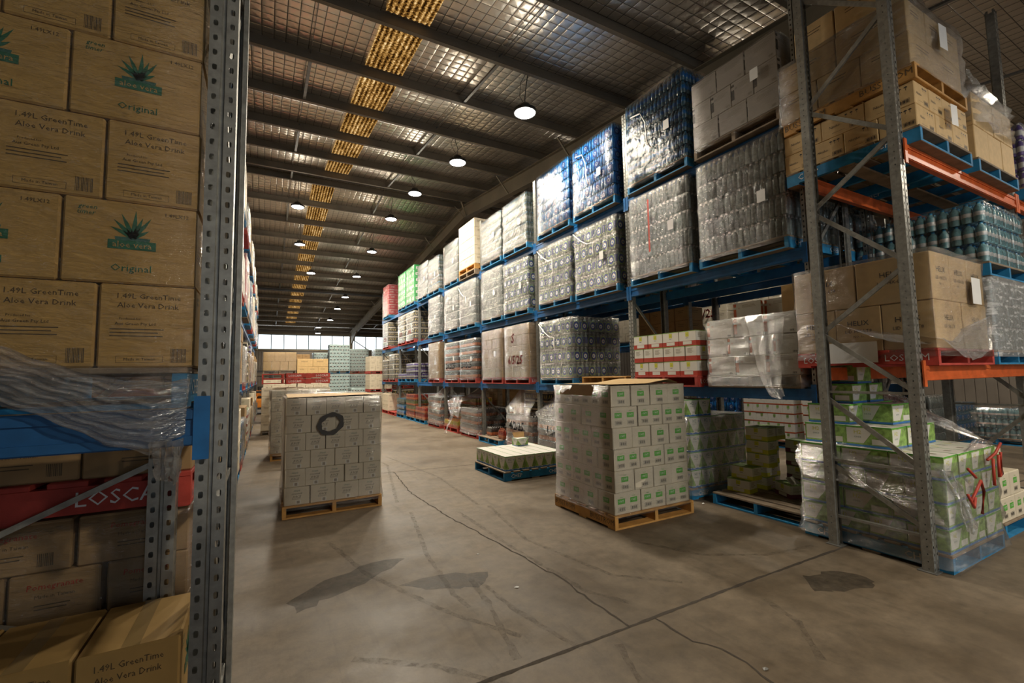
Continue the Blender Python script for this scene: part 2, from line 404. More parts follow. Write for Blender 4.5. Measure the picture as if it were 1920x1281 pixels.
def draw_juice(mb, fr, L, W, H):      # beige cartons with cursive print
    for f, w in (('-y', L), ('+y', L), ('-x', W), ('+x', W)):
        q = fr[f]; n = 1
        mb.text(q, 0, H * .30, .028, 'Simply', 'ink_teal', 2, .35); mb.text(q, 0, H * .14, .036, 'coconut', 'ink_black', 2, .35)
        mb.text(q, 0, -.010, .038, 'JUICE', 'ink_black', 2, .35); scribble(mb, q, 0, -.03, .11, 2, .009, 'ink_faint', .4)
        if f in ('-y', '-x'): mb.rect(q, w * .05, -H * .34, .055, .044, 'carton_white', 1); mb.rect(q, w * .05, -H * .34, .034, .034, 'ink_faint', 2)
carton('juice', 'beige juice carton', (.29, .2325, .218), 'carton_beige', draw_juice, 'tape')
def draw_lime(mb, fr, L, W, H):       # white cartons, bright green panel
    for f, w in (('-y', L), ('+y', L), ('-x', W), ('+x', W)):
        q = fr[f]; xs = (-.095, .085) if w > .32 else (.0,)
        for x in xs:
            mb.text(q, x, H * .30, .017, 'Simply', 'ink_lime', 2, .3)
            mb.rect(q, x, H * .10, .104, .056, 'ink_lime', 1); mb.text(q, x, H * .10, .036, 'UHT\nmilk'.split()[0], 'carton_white', 2)
            barcode(mb, q, x + .002, -H * .26, .10, .042, 'ink_black', 9)
carton('lime', 'green-panel white carton', (.385, .289, .235), 'carton_beige', draw_lime, None)
def draw_coco(mb, fr, L, W, H):       # tall white / leaf green carton, blue foot
    for f, w in (('-y', L), ('+y', L), ('-x', W), ('+x', W)):
        q = fr[f]
        mb.rect(q, 0, H / 2 - .006, w * .985, .010, 'ink_lime', 1.5)
        mb.poly(q, [(-w / 2 + .003, -H / 2 + .03), (-w * .12, -H / 2 + .03), (-w / 2 + .003, H * .30)], 'ink_leaf')
        mb.poly(q, [(w / 2 - .003, -H / 2 + .03), (w / 2 - .003, H * .42), (w * .16, -H / 2 + .03)], 'ink_leaf')
        n = 8; top = [(-w / 2 + .003 + (w - .006) * k / n, -H / 2 + .024 + .006 * math.sin(k * 1.9)) for k in range(n + 1)]
        mb.poly(q, [(-w / 2 + .003, -H / 2 + .004)] + [(w / 2 - .003, -H / 2 + .004)] + top[::-1], 'ink_blue', 1.5)
        mb.text(q, -w * .05, H * .26, min(.07, w * .26), 'H2', 'ink_teal', 2); mb.text(q, -w * .05, H * .10, .024, 'coconut', 'ink_teal', 2)
        mb.text(q, w * .30, H * .22, .05, 'Y', 'ink_blue', 2)
        if w > .2: barcode(mb, q, w * .12, -H * .26, w * .32, .035, 'ink_faint', 8)
carton('coco', 'white coconut water carton', (.24, .19, .235), 'carton_white', draw_coco, None)
def draw_gem(mb, fr, L, W, H):        # wide leaf-green cartons
    for f, w in (('-y', L), ('+y', L), ('-x', W), ('+x', W)):
        q = fr[f]
        mb.rect(q, 0, 0, w * .975, H * .95, 'ink_leaf', .8)
        mb.rect(q, 0, H / 2 - .006, w * .985, .010, 'ink_lime', 1.5)
        mb.rect(q, 0, -H / 2 + .012, w * .985, .02, 'ink_blue', 1.5)
        mb.poly(q, [(-w * .46, H * .40), (w * .16, H * .40), (-w * .10, -H * .32), (-w * .46, -H * .32)][::-1] if False else [(-w * .46, -H * .32), (-w * .10, -H * .32), (w * .16, H * .40), (-w * .46, H * .40)], 'carton_white', 1.6)
        mb.text(q, -w * .22, H * .20, .055, 'H2', 'ink_yellow', 2.4); mb.text(q, -w * .22, -.004, .032, 'coco', 'ink_teal', 2.4)
        if w > .3: mb.rect(q, w * .25, -H * .22, w * .34, .05, 'carton_white', 1.8); barcode(mb, q, w * .25, -H * .22, w * .33, .046, 'ink_black', 11)
    t = fr['top']; mb.rect(t, -L * .2, 0, .05, .05, 'ink_faint', 1.4); mb.rect(t, L * .22, W * .2, .06, .02, 'ink_yellow', 1.4); barcode(mb, t, L * .2, -W * .22, .08, .04, 'ink_black', 8)
carton('gem', 'leaf green coconut carton', (.3883, .29, .20), 'carton_white', draw_gem, None)
def two_tone(key, look, dims, foot, top='ink_leaf', lab='ink_yellow', hgt=.32):
    def d(mb, fr, L, W, H):
        for f, w in (('-y', L), ('+y', L), ('-x', W), ('+x', W)):
            q = fr[f]
            mb.rect(q, 0, -H / 2 + H * hgt / 2 + .002, w * .985, H * hgt, foot); mb.rect(q, 0, H / 2 - .005, w * .985, .009, top)
            if w > .2:
                mb.rect(q, 0, H * .26, .055, H * .30, lab, 1.4); mb.text(q, 0, H * .24, .02, 'H2', 'ink_leaf', 2.4)
                scribble(mb, q, 0, H * .02, .05, 1, .01, 'ink_black', .5)
                mb.rect(q, 0, -H * .30, w * .5, H * .22, 'carton_white', 1.6); barcode(mb, q, 0, -H * .30, w * .5, H * .22, 'ink_black', 9)
            else:
                scribble(mb, q, 0, H * .32, w * .6, 5, .014, 'ink_faint', .4)
        mb.rect(fr['top'], 0, 0, L * .96, W * .94, top, .8); mb.rect(fr['top'], 0, 0, L * .96, .004, 'ink_black', 1.2)
    carton(key, look, dims, 'carton_white', d, None)
two_tone('lemon', 'yellow foot white carton', (.30, .19, .165), 'ink_yellow')
two_tone('plum', 'purple foot white carton', (.30, .19, .165), 'ink_purple')
two_tone('cherry', 'red foot white carton', (.2913, .19, .205), 'ink_red')
two_tone('rose', 'pink trimmed white carton', (.30, .24, .20), 'ink_orange', 'ink_red', 'ink_leaf', .08)
def draw_food(mb, fr, L, W, H):       # grey-white cartons with dark tab
    for f, w in (('-y', L), ('+y', L), ('-x', W), ('+x', W)):
        q = fr[f]; mb.rect(q, 0, H * .40, w * .9, .003, 'ink_faint'); scribble(mb, q, .03, H * .30, w * .5, 4, .016, 'ink_faint', .3)
        if f in ('-x', '-y'):
            mb.rect(q, -w * .42, H * .34, w * .13, .03, 'ink_black'); mb.rect(q, -w * .42, -H * .05, w * .13, H * .42, 'ink_black')
            mb.text(q, -w * .26, H * .18, .035, 'FS', 'ink_black')
        barcode(mb, q, w * .33, -H * .36, .055, .028, 'ink_faint', 7, False)
carton('foodbox', 'grey food carton', (.385, .29, .30), 'carton_grey', draw_food, 'tape')
def draw_fs2(mb, fr, L, W, H):        # white cartons with orange tab
    for f, w in (('-y', L), ('+y', L), ('-x', W), ('+x', W)):
        q = fr[f]; scribble(mb, q, .04, H * .34, w * .55, 3, .014, 'ink_faint', .35)
        mb.rect(q, -w * .44, H * .36, w * .10, .04, 'ink_orange'); mb.rect(q, -w * .44, -H * .1, w * .10, H * .5, 'ink_orange'); mb.text(q, -w * .28, H * .18, .03, 'FS', 'ink_orange')
        barcode(mb, q, w * .33, -H * .38, .05, .022, 'ink_black', 7, False)
carton('tabbox', 'orange tab white carton', (.385, .29, .235), 'carton_white', draw_fs2, 'tape')
def draw_helix(mb, fr, L, W, H):
    for f, w in (('-y', L), ('+y', L), ('-x', W), ('+x', W)):
        q = fr[f]; mb.text(q, 0, H * .14, .07, 'HELIX', 'ink_black'); mb.text(q, 0, -H * .04, .045, 'LID HX-LT8', 'ink_black')
        if f in ('-x', '+x'): mb.text(q, 0, -H * .16, .03, 'NO. 1-', 'ink_black')
carton('helix', 'tan lid carton', (.58, .39, .43), 'kraft_pale', draw_helix)
def draw_noodle(mb, fr, L, W, H):
    for f, w in (('-y', L), ('+y', L), ('-x', W), ('+x', W)):
        q = fr[f]; mb.text(q, -w * .18, 0, .036, 'Nissho', 'ink_black', 2, .1)
        for k in range(3):
            x = w * (.10 + .12 * k); mb.ring(q, x, H * .30, .0, .013, 'ink_black', 1, 8, 1, (0, PI)); mb.rect(q, x, H * .25, .003, .028, 'ink_black')
        barcode(mb, q, w * .28, -H * .28, .09, .04, 'ink_black', 9); mb.rect(q, -w * .1, -H * .3, w * .3, .002, 'ink_black')
carton('noodle', 'tan noodle carton', (.3883, .29, .215), 'kraft_pale', draw_noodle)
def draw_plain(mb, fr, L, W, H):
    for f, w in (('-y', L), ('+y', L), ('-x', W), ('+x', W)): scribble(mb, fr[f], 0, H * .22, w * .5, 2, .03, 'ink_brown', .25)
carton('bowls', 'tan paper bowl carton', (.58, .39, .32), 'kraft_pale', draw_plain)
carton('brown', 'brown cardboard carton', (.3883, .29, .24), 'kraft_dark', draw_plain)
carton('tall', 'plain tan carton', (.39, .29, .36), 'kraft_pale', lambda *a: None)
carton('cream', 'cream carton', (.3883, .29, .26), 'carton_cream', draw_plain)
def draw_flat(mb, fr, L, W, H):
    for f, w in (('-y', L), ('+y', L), ('-x', W), ('+x', W)):
        mb.rect(fr[f], 0, -H * .18, w * .8, H * .26, 'ink_black'); mb.rect(fr[f], 0, -H * .18, w * .3, H * .14, 'carton_white', 2)
simple('carton_ice', (.46, .60, .60), .5, var=.08)
carton('ice', 'pale blue drinks carton', (.3883, .29, .20), 'carton_ice', draw_flat, None)
def draw_gold(mb, fr, L, W, H):
    for f, w in (('-y', L), ('+y', L), ('-x', W), ('+x', W)):
        mb.rect(fr[f], 0, H * .36, w * .97, H * .2, 'carton_cream')
        for k in range(4): mb.poly(fr[f], [(-w * .42 + k * w * .22, -H * .3), (-w * .34 + k * w * .22, -H * .3), (-w * .26 + k * w * .22, H * .1), (-w * .34 + k * w * .22, H * .1)], 'gold')
carton('goldbox', 'gold-black drinks tray', (.3883, .29, .22), 'black_plastic', draw_gold, None, name='drinks_tray', cat='drinks tray')
def draw_redbox(mb, fr, L, W, H):
    for f, w in (('-y', L), ('+y', L), ('-x', W), ('+x', W)):
        mb.text(fr[f], 0, .0, .1, 'cola', 'carton_white', 2, .3) ; mb.rect(fr[f], 0, H * .4, w * .9, .012, 'carton_white')
carton('redbox', 'red soft drink carton', (.3883, .29, .24), 'pack_red', draw_redbox, None)
def draw_greenbox(mb, fr, L, W, H):
    for f, w in (('-y', L), ('+y', L), ('-x', W), ('+x', W)): mb.rect(fr[f], 0, 0, w * .6, H * .4, 'label_white'); mb.rect(fr[f], 0, 0, w * .4, H * .15, 'trolley_green', 2)
carton('greenbox', 'bright green drinks carton', (.3883, .29, .24), 'trolley_green', draw_greenbox, None)

# ------------------------------------------------------------------ bottle packs
def bottle_prof(r, h, liquid, label, cap, la=.30, lb=.58):
    return [(r * .8, .0, liquid), (r, .012, liquid), (r * .97, h * la, label), (r * 1.0, h * la + .001, label), (r * 1.0, h * lb, liquid),
            (r * .96, h * (lb + .01), liquid), (r * .98, h * .70, liquid), (r * .62, h * .84, liquid), (r * .36, h * .92, cap), (r * .38, h * .925, cap), (r * .38, h, cap)]
def pack(key, look, L, W, H, nx, ny, liquid, label, cap, la=.30, lb=.58, emblem=None, name='bottle_pack', cat='bottle pack', filmm='film_pack'):
    mb = MB(); cx, cy = (L - .006) / nx, (W - .006) / ny; r = min(cx, cy) / 2 * .98
    for i in range(nx):
        for j in range(ny):
            if 0 < i < nx - 1 and 0 < j < ny - 1 and (nx > 4): continue
            x = -L / 2 + .003 + cx * (i + .5); y = -W / 2 + .003 + cy * (j + .5)
            mb.lathe(x, y, bottle_prof(r, H * .97, liquid, label, cap, la, lb), 8)
    fb = MB(); e = .002
    # shrink film: pulled in over the shoulders
    def ringv(l, w, z): return [(-l / 2, -w / 2, z), (l / 2, -w / 2, z), (l / 2, w / 2, z), (-l / 2, w / 2, z)]
    c = .018
    def oct_(l, w, z): return [(-l / 2 + c, -w / 2, z), (l / 2 - c, -w / 2, z), (l / 2, -w / 2 + c, z), (l / 2, w / 2 - c, z), (l / 2 - c, w / 2, z), (-l / 2 + c, w / 2, z), (-l / 2, w / 2 - c, z), (-l / 2, -w / 2 + c, z)]
    vs = oct_(L - e, W - e, .002) + oct_(L - e, W - e, H * .68) + oct_(L * .97, W * .96, H * .84) + oct_(L * .93, W * .92, H * .985)
    fs = []
    for a in range(3):
        for k in range(8): fs.append((a * 8 + k, a * 8 + (k + 1) % 8, (a + 1) * 8 + (k + 1) % 8, (a + 1) * 8 + k))
    fs.append(tuple(24 + k for k in range(8)))
    fb.add(vs, fs, filmm)
    if emblem:
        for o, u, w in (((0, -W / 2 + e / 2, H * .38), (1, 0, 0), L), ((0, W / 2 - e / 2, H * .38), (-1, 0, 0), L), ((-L / 2 + e / 2, 0, H * .38), (0, -1, 0), W), ((L / 2 - e / 2, 0, H * .38), (0, 1, 0), W)):
            q = fb.frame(o, u, (0, 0, 1))
            k = 2 if w > .32 else 1
            for t in range(k):
                a = (t - (k - 1) / 2) * w * .5
                if emblem == 'ring':
                    fb.ring(q, a, 0, .070, .080, 'ink_leaf', 1, 16, 1.2); fb.ring(q, a, 0, .040, .064, 'label_navy', 1.5, 16, 1.25); fb.ring(q, a, .0, .0, .036, 'label_white', 1.5, 10, 1.1); fb.ring(q, a, -.004, .0, .016, 'label_blue', 2.5, 8)
                elif emblem == 'oval': fb.ring(q, a, 0, .040, .056, 'label_navy', 1.5, 12, 1.1); fb.ring(q, a, .0, .022, .028, 'label_white', 1.5, 10)
                else:
                    fb.ring(q, a, 0, .034, .046, 'label_white', 1.5, 12, 1.0); fb.ring(q, a, 0, .0, .022, 'label_navy', 1.5, 10)
    kind(key, name, look, cat, (L, W, H), mb.mesh(key), ('shrink_film', fb.mesh(key + '_film')))
PL, PW = .3883, .2912
pack('clear', 'clear water bottle pack', PL, PW, .245, 5, 4, 'water', 'water', 'cap_white')
pack('clear2', 'clear water bottle pack', PL, PW, .225, 6, 4, 'water_green', 'water', 'cap_blue')
pack('ringed', 'ring emblem water pack', PL, PW, .285, 4, 3, 'water', 'label_navy', 'cap_white', .22, .66, 'ring')
pack('blue', 'blue water bottle pack', PL, PW, .195, 6, 4, 'water_blue', 'label_blue', 'cap_blue', .25, .7, 'dot')
pack('bright', 'bright blue bottle pack', PL, PW, .205, 6, 4, 'label_blue', 'label_blue', 'cap_blue', .2, .8, 'oval', filmm='film_clear')
pack('navy', 'dark blue water pack', PL, PW, .185, 5, 4, 'water_blue', 'label_blue', 'cap_blue', .3, .62, filmm='film_clear')
pack('teal', 'teal capped water pack', PL, PW, .215, 4, 3, 'water_teal', 'label_white', 'cap_blue', .3, .5)
pack('cola', 'orange band cola pack', PL, PW, .22, 6, 4, 'cola', 'label_orange', 'cap_white', .06, .42)
pack('redsoda', 'red soft drink pack', PL, PW, .22, 6, 4, 'soda_red', 'label_orange', 'label_orange', .06, .42)
pack('yellowsoda', 'yellow soft drink pack', PL, PW, .22, 6, 4, 'soda_yellow', 'label_orange', 'label_orange', .04, .36)
pack('olivesoda', 'olive soft drink pack', PL, PW, .22, 6, 4, 'soda_olive', 'label_orange', 'cap_white', .04, .36)
pack('violet', 'violet label drink pack', PL, PW, .20, 6, 4, 'label_violet', 'label_white', 'cap_white', .2, .55)

def put(k, x, y, z, rz, label, group):
    d = KINDS[k]; o = link(d['name'], d['mesh'], None, (x, y, z), rz)
    tag(o, label, d['cat'], group)
    if d['child']: link(d['child'][0], d['child'][1], o)
    ITEMS.append((o, d['dims'])); return o

ORD = ['', 'first', 'second', 'third', 'fourth', 'fifth', 'sixth', 'seventh', 'eighth', 'ninth', 'tenth', 'eleventh', 'twelfth', 'thirteenth', 'fourteenth']
def lname(r, n): return 'top layer' if r == n - 1 else ('bottom layer' if r == 0 else ORD[r + 1] + ' layer')
def load(k, x0, y0, z0, rows, where, group, sx=1.165, sy=1.165, faces='xy', jit=.003, first='Y', top=False, look=None, kinds=None, depth=99, skip=(), lay=None):
    """stack one pallet of cartons / packs; only the rows and columns the photo can show"""
    rnd = random.Random(hash((round(x0 * 10), round(y0 * 10), round(z0 * 10))) & 0xffff)
    d = KINDS[k]; L, W, H = d['dims']; look = look or d['look']
    for r in range(rows):
        alongY = (r % 2 == 0) == (first == 'Y')
        if alongY: nx, ny, cx, cy = round(sx / W), round(sy / L), sx / round(sx / W), sy / round(sy / L)
        else: nx, ny, cx, cy = round(sx / L), round(sy / W), sx / round(sx / L), sy / round(sy / W)
        for i in range(nx):
            for j in range(ny):
                vis = (i == 0 and 'x' in faces) or (j == 0 and 'y' in faces and i < depth) or (i == nx - 1 and 'X' in faces) or (j == ny - 1 and 'Y' in faces) or ((top and r == rows - 1) and i < depth + 2)
                if not vis or (r, i, j) in skip: continue
                if i == 0 and j == 0: pos = 'near corner'
                elif i == 0: pos = ('far aisle corner' if j == ny - 1 else 'aisle side ' + ORD[j + 1])
                elif j == 0: pos = ('near face last' if i == nx - 1 else 'near face ' + ORD[i + 1])
                else: pos = ORD[j + 1] + ' back, ' + ORD[i + 1] + ' across'
                kk = kinds[r] if kinds else k
                ex = (cx - (W if alongY else L)); 
                put(kk, x0 + cx * (i + .5) + rnd.uniform(-jit, jit), y0 + cy * (j + .5) + rnd.uniform(-jit, jit), z0 + r * H, (PI / 2 if alongY else 0) + (PI if False else 0) + rnd.uniform(-jit, jit),
                    f"{KINDS[kk]['look'] if kinds else look}, {lay or lname(r, rows)}, {pos}, {where}", group)
    return z0 + rows * H

# ------------------------------------------------------------------ pallets
def pallet_meshes(mat, text=None, deck=None):
    deck = deck or mat; S = 1.165
    t = MB()
    for k in range(7):
        y = (S - .125) * k / 6; t.box(0, y, .128, S, y + .125, .15, deck, .003) 
    b = MB()
    for y_, w_, e_ in ((0, .125, mat), (S - .125, .125, mat), (S / 2 - .07, .14, deck)):
        b.box(0, y_, .004, S, y_ + w_, .02, e_); b.box(.002, y_ + .002, 0, S - .002, y_ + w_ - .002, .004, deck)
    br = []
    for k in range(3):
        m = MB(); x = (S - .045) * k / 2
        m.box(x, 0, .0201, x + .045, S, .1279, mat)
        # fork notches shown as the lower edge cut-outs: two darker recess blocks are avoided, edge chamfers only
        if text and k in (0, 2):
            q = m.frame((x if k == 0 else x + .045, S * .5, .074), (0, -1 if k == 0 else 1, 0), (0, 0, 1))
            m.text(q, -.36, 0, .085, text, 'cap_white' if mat != 'pal_wood' else 'ink_brown'); m.text(q, .36, 0, .085, text, 'cap_white' if mat != 'pal_wood' else 'ink_brown')
        br.append(m.mesh('bearer'))
    w = MB()
    for k in range(7):
        y = (S - .125) * k / 6; w.box(0, y, .128, S, y + .125, .15, deck)
    w.box(0, 0, 0, S, .125, .02, mat); w.box(0, S - .125, 0, S, S, .02, mat); w.box(0, S / 2 - .07, 0, S, S / 2 + .07, .02, mat)
    for k in range(3): x = (S - .045) * k / 2; w.box(x, 0, .02, x + .045, S, .128, mat)
    return dict(top=t.mesh('deck'), bottom=b.mesh('base'), bearers=br, whole=w.mesh('pallet'))
PM = {'blue': pallet_meshes('pal_blue', 'CHEP', 'pal_grey'), 'red': pallet_meshes('pal_red', 'LOSCAM'), 'wood': pallet_meshes('pal_wood', 'BUSSTROM'), 'grey': pallet_meshes('pal_grey')}
PLOOK = {'blue': 'blue painted wooden pallet', 'red': 'red painted wooden pallet', 'wood': 'yellow-brown timber pallet', 'grey': 'weathered grey timber pallet'}
def pallet(c, x0, y0, z0, where, group='pallets', openy=False, parts=True, sx=1., sy=1., rz=None):
    """openings face the aisle (-X) unless openy, then they face -Y"""
    S = 1.165; m = PM[c]
    if parts:
        e = bpy.data.objects.new('pallet', None); COL.objects.link(e)
        link('top_deck', m['top'], e); link('bottom_deck', m['bottom'], e)
        for b in m['bearers']: link('bearer', b, e)
    else: e = link('pallet', m['whole'])
    if openy: e.location = (x0, y0, z0)
    else: e.location = (x0, y0 + S * sy, z0); e.rotation_euler = (0, 0, -PI / 2)
    if rz: e.rotation_euler = (0, 0, rz)
    e.scale = (sx, sy, 1) if openy else (sy, sx, 1)
    tag(e, f"{PLOOK[c]} {where}", 'pallet', group)
    return e

# ------------------------------------------------------------------ racking
POSTM = {}
def post_mesh(h):
    if h in POSTM: return POSTM[h]
    mb = MB(); W = .095; D = .075; P = .06
    def strip(o, u, w, hw, hh):
        o = Vector(o); u = Vector(u); n = int(h / P)
        for k in range(n):
            z0, z1 = k * P, (k + 1) * P; zc = (z0 + z1) / 2; a = w / 2
            c = [(0, z0), (w, z0), (w, z1), (0, z1)]
            oc = [(a - hw * .6, zc - hh), (a + hw * .6, zc - hh), (a + hw, zc - hh * .6), (a + hw, zc + hh * .6), (a + hw * .6, zc + hh), (a - hw * .6, zc + hh), (a - hw, zc + hh * .6), (a - hw, zc - hh * .6)]
            vs = [o + u * p + Vector((0, 0, q)) for p, q in c + oc]; fs = []
            for i in range(4):
                j = (i + 1) % 4; fs.append((i, j, 4 + (2 * i + 1), 4 + 2 * i)); fs.append((j, 4 + (2 * i + 2) % 8, 4 + 2 * i + 1))
            mb.add(vs, fs, 'galv')
    def plane(o, u, w):
        o = Vector(o); u = Vector(u) * w; z = Vector((0, 0, h)); mb.add([o, o + u, o + u + z, o + z], [(0, 1, 2, 3)], 'galv')
    a = .0395
    strip((-W / 2, 0, 0), (1, 0, 0), a, .0075, .0115); strip((W / 2 - a, 0, 0), (1, 0, 0), a, .0075, .0115)
    plane((-W / 2 + a, 0, 0), Vector((.35, 1, 0)).normalized(), .011); plane((W / 2 - a, 0, 0), Vector((-.35, 1, 0)).normalized(), .011)
    plane((-W / 2 + a + .0035, .0105, 0), (1, 0, 0), .009)
    for s in (-1, 1):
        plane((s * W / 2, 0, 0), (0, 1, 0), .018); strip((s * W / 2, .018, 0), (0, 1, 0), .036, .004, .006); plane((s * W / 2, .054, 0), (0, 1, 0), D - .054)
        plane((s * W / 2, D, 0), (-s, 0, 0), .022); plane((s * (W / 2 - .022), D, 0), (0, 1, 0), .014)
    mb.box(-.07, -.02, 0, .07, .11, .008, 'galv_dark')
    POSTM[h] = mb.mesh('post'); return POSTM[h]
def rack(name, label, group, axis, start, frames, front, depth, h, levels, beam_mat, flip=False, beam_levels=None, brace0=.25, conn=None, custom=None):
    """axis 'Y': beams run along Y, post fronts at x=front; axis 'X': beams along X, fronts at y=front. frames: positions along the axis"""
    e = bpy.data.objects.new(name, None); COL.objects.link(e); tag(e, label, 'pallet rack', group)
    pm = post_mesh(h); D = .075
    def P(a, b, z=0.):   # a along axis, b across
        return (b, a, z) if axis == 'Y' else (a, b, z)
    rf = -PI / 2 if axis == 'Y' else 0.
    e.location = P(frames[0], front)
    base = Vector(e.location)
    def sub(nm, me, loc=(0, 0, 0), rz=0.): return link(nm, me, e, Vector(loc) - (base if True else 0), rz)
    for a in frames:
        sub('upright_post', pm, P(a, front), rf); sub('upright_post', pm, P(a, front + depth), rf + PI)
        mb = MB(); b0, b1 = front + .05, front + depth - .05; z = brace0; k = 0
        def br(p, q):
            m = MB(); m.bar(Vector(p) - base, Vector(q) - base, .022, .04, 'galv', (1, 0, 0) if axis == 'Y' else (0, 1, 0)); link('brace', m.mesh('brace'), e)
        if custom and a == frames[0]:
            for (p, q) in custom: br(P(a, p[0], p[1]), P(a, q[0], q[1]))
            continue
        br(P(a, b0, .28), P(a, b1, .28))
        step = 1.0; z = .42; left = False
        while z + step * .75 < h:
            p, q = (b0, b1) if left else (b1, b0)
            br(P(a, q, min(z + step * .75, h - .1)), P(a, p, z)); z += step * .82; left = not left
            if abs((z % 3) - 1.2) < .45: br(P(a, b0, z), P(a, b1, z)); z += .06
    for (i, a) in enumerate(frames[:-1]):
        for z in (beam_levels[i] if beam_levels else levels):
            for b, s in ((front, 1), (front + depth, -1)):
                a0, a1 = a + .05, frames[i + 1] - .05; m = MB()
                y0, y1 = (b - .012, b + .035) if s == 1 else (b - .035, b + .012)
                def bx(p0, p1, q0, q1, z0, z1, mt): 
                    A = P(p0, q0, z0); B = P(p1, q1, z1); A = Vector(A) - base; B = Vector(B) - base
                    m.box(min(A.x, B.x), min(A.y, B.y), z0, max(A.x, B.x), max(A.y, B.y), z1, mt)
                bx(a0, a1, y0, y1, z - .13, z - .0, beam_mat)
                fo = (b - .02, b - .012) if s == 1 else (b + .012, b + .02)
                bx(a0, a1, fo[0], fo[1], z - .125, z - .095, beam_mat); bx(a0, a1, fo[0], fo[1], z - .035, z - .004, beam_mat)
                o = link('beam', m.mesh('beam'), e)
                for c0, c1 in ((a0 - .045, a0 + .004), (a1 - .004, a1 + .045)):
                    m = MB(); bx(c0, c1, fo[0] - .004, fo[1], z - .18, z + .045, conn or beam_mat); link('beam_connector', m.mesh('connector'), o)
    return e

# ------------------------------------------------------------------ wraps
def wrap_box(x0, y0, z0, x1, y1, z1, mat, label, group='stretch wraps', amp=.006, flare=.0, top=True, writing=None, seg=6):
    """stretch film pulled round a load: slightly wavy open-bottom skin"""
    rnd = random.Random(int(x0 * 77 + y0 * 131 + z0 * 17))
    mb = MB(); per = []; c = .03
    cor = [(x0, y0), (x1, y0), (x1, y1), (x0, y1)]
    for i in range(4):
        a = Vector(cor[i]); b = Vector(cor[(i + 1) % 4]); d = (b - a); n = d.normalized()
        for k in range(seg + 1): per.append((a + n * c + (d - n * 2 * c) * k / seg, Vector((n.y, -n.x))))
    nz = 9; n = len(per); vs = []; fs = []
    for r in range(nz + 1):
        t = r / nz; z = z0 + (z1 - z0) * t
        for (p, q) in per:
            w = amp * math.sin(t * 31 + p.x * 9 + p.y * 7) * .5 + rnd.uniform(-amp, amp) + flare * max(0, 1 - t * 5)
            vs.append((p.x + q.x * (w + .006), p.y + q.y * (w + .006), z + rnd.uniform(-.004, .004) * (0 < r < nz)))
    for r in range(nz):
        for k in range(n): fs.append((r * n + k, r * n + (k + 1) % n, (r + 1) * n + (k + 1) % n, (r + 1) * n + k))
    if top: fs.append(tuple(nz * n + k for k in range(n)))
    mb.add(vs, fs, mat, True)
    o = link('stretch_wrap', mb.mesh('wrap')); tag(o, label, 'plastic wrap', group)
    if writing:
        for (face, a, b, size, txt, ink) in writing:
            m = MB()
            q = m.frame((x0 - .032, (y0 + y1) / 2, z0), (0, -1, 0), (0, 0, 1)) if face == '-x' else m.frame(((x0 + x1) / 2, y0 - .032, z0), (1, 0, 0), (0, 0, 1))
            [m.text(q, a + dx_, b + dz_, size, txt, ink, 2, .15) for dx_, dz_ in ((0, 0), (.008, .003), (-.005, -.006), (.003, -.010))]; link('marker_writing', m.mesh('writing'), o)
    return o
def drape(pts_rows, mat, label, amp=.02, sub=5, group='loose plastic film', name='plastic_sheet', thick=.0):
    """free hanging plastic: rows of 3-D control points, resampled and crumpled"""
    rnd = random.Random(len(label)); rows = []
    def res(row, n):
        out = []; m = len(row) - 1
        for k in range(n + 1):
            t = k / n * m; i = min(int(t), m - 1); f = t - i; f = f * f * (3 - 2 * f) * .5 + f * .5
            out.append(Vector(row[i]) * (1 - f) + Vector(row[i + 1]) * f)
        return out
    U = (len(pts_rows[0]) - 1) * sub * 2; cols = [res(r, U) for r in pts_rows]
    V = (len(pts_rows) - 1) * sub; grid = []
    for k in range(V + 1):
        t = k / V * (len(pts_rows) - 1); i = min(int(t), len(pts_rows) - 2); f = t - i
        grid.append([cols[i][u] * (1 - f) + cols[i + 1][u] * f for u in range(U + 1)])
    vs = []
    for k, row in enumerate(grid):
        for u, p in enumerate(row):
            a = amp * (math.sin(u * .9 + k * .35) * .5 + math.sin(u * .37 - k * .8) * .4 + rnd.uniform(-.5, .5))
            vs.append(p + Vector((a * .6, a, rnd.uniform(-.3, .3) * amp)))
    n = U + 1; fs = [(k * n + u, k * n + u + 1, (k + 1) * n + u + 1, (k + 1) * n + u) for k in range(V) for u in range(U)]
    mb = MB(); mb.add(vs, fs, mat, True); o = link(name, mb.mesh('film')); tag(o, label, 'plastic film', group); return o

# ================================================================== BUILDING
RY, RZ, SN, SF = 14.6, 8.0, .115, .0905       # ridge line, sheet height, slopes
YN, YF, XL, XR = -8.0, 39.9, -9.0, 19.5
def roofz(y): return RZ - (SN * (RY - y) if y < RY else SF * (y - RY))
mb = MB(); mb.box(XL - .2, YN - .2, -.12, XR + .2, YF + .2, 0, 'concrete'); floor = struct('floor', mb.mesh('floor'))
def ribbon(pts, w, mat, name, z=.0015, wob=.0):
    rnd = random.Random(len(pts) * 13 + int(pts[0][0] * 100)); P = []
    for i in range(len(pts) - 1):
        a, b = Vector(pts[i]), Vector(pts[i + 1]); n = max(2, int((b - a).length / .06))
        for k in range(n): P.append(a + (b - a) * k / n + Vector((rnd.uniform(-wob, wob), rnd.uniform(-wob, wob))))
    P.append(Vector(pts[-1])); m = MB(); vs = []
    for i, p in enumerate(P):
        d = (P[min(i + 1, len(P) - 1)] - P[max(i - 1, 0)]).normalized(); n = Vector((-d.y, d.x)); ww = w * rnd.uniform(.55, 1.2) / 2
        vs += [(p.x + n.x * ww, p.y + n.y * ww, z), (p.x - n.x * ww, p.y - n.y * ww, z)]
    m.add(vs, [(2 * i, 2 * i + 1, 2 * i + 3, 2 * i + 2) for i in range(len(P) - 1)], mat); return link(name, m.mesh(name), floor)
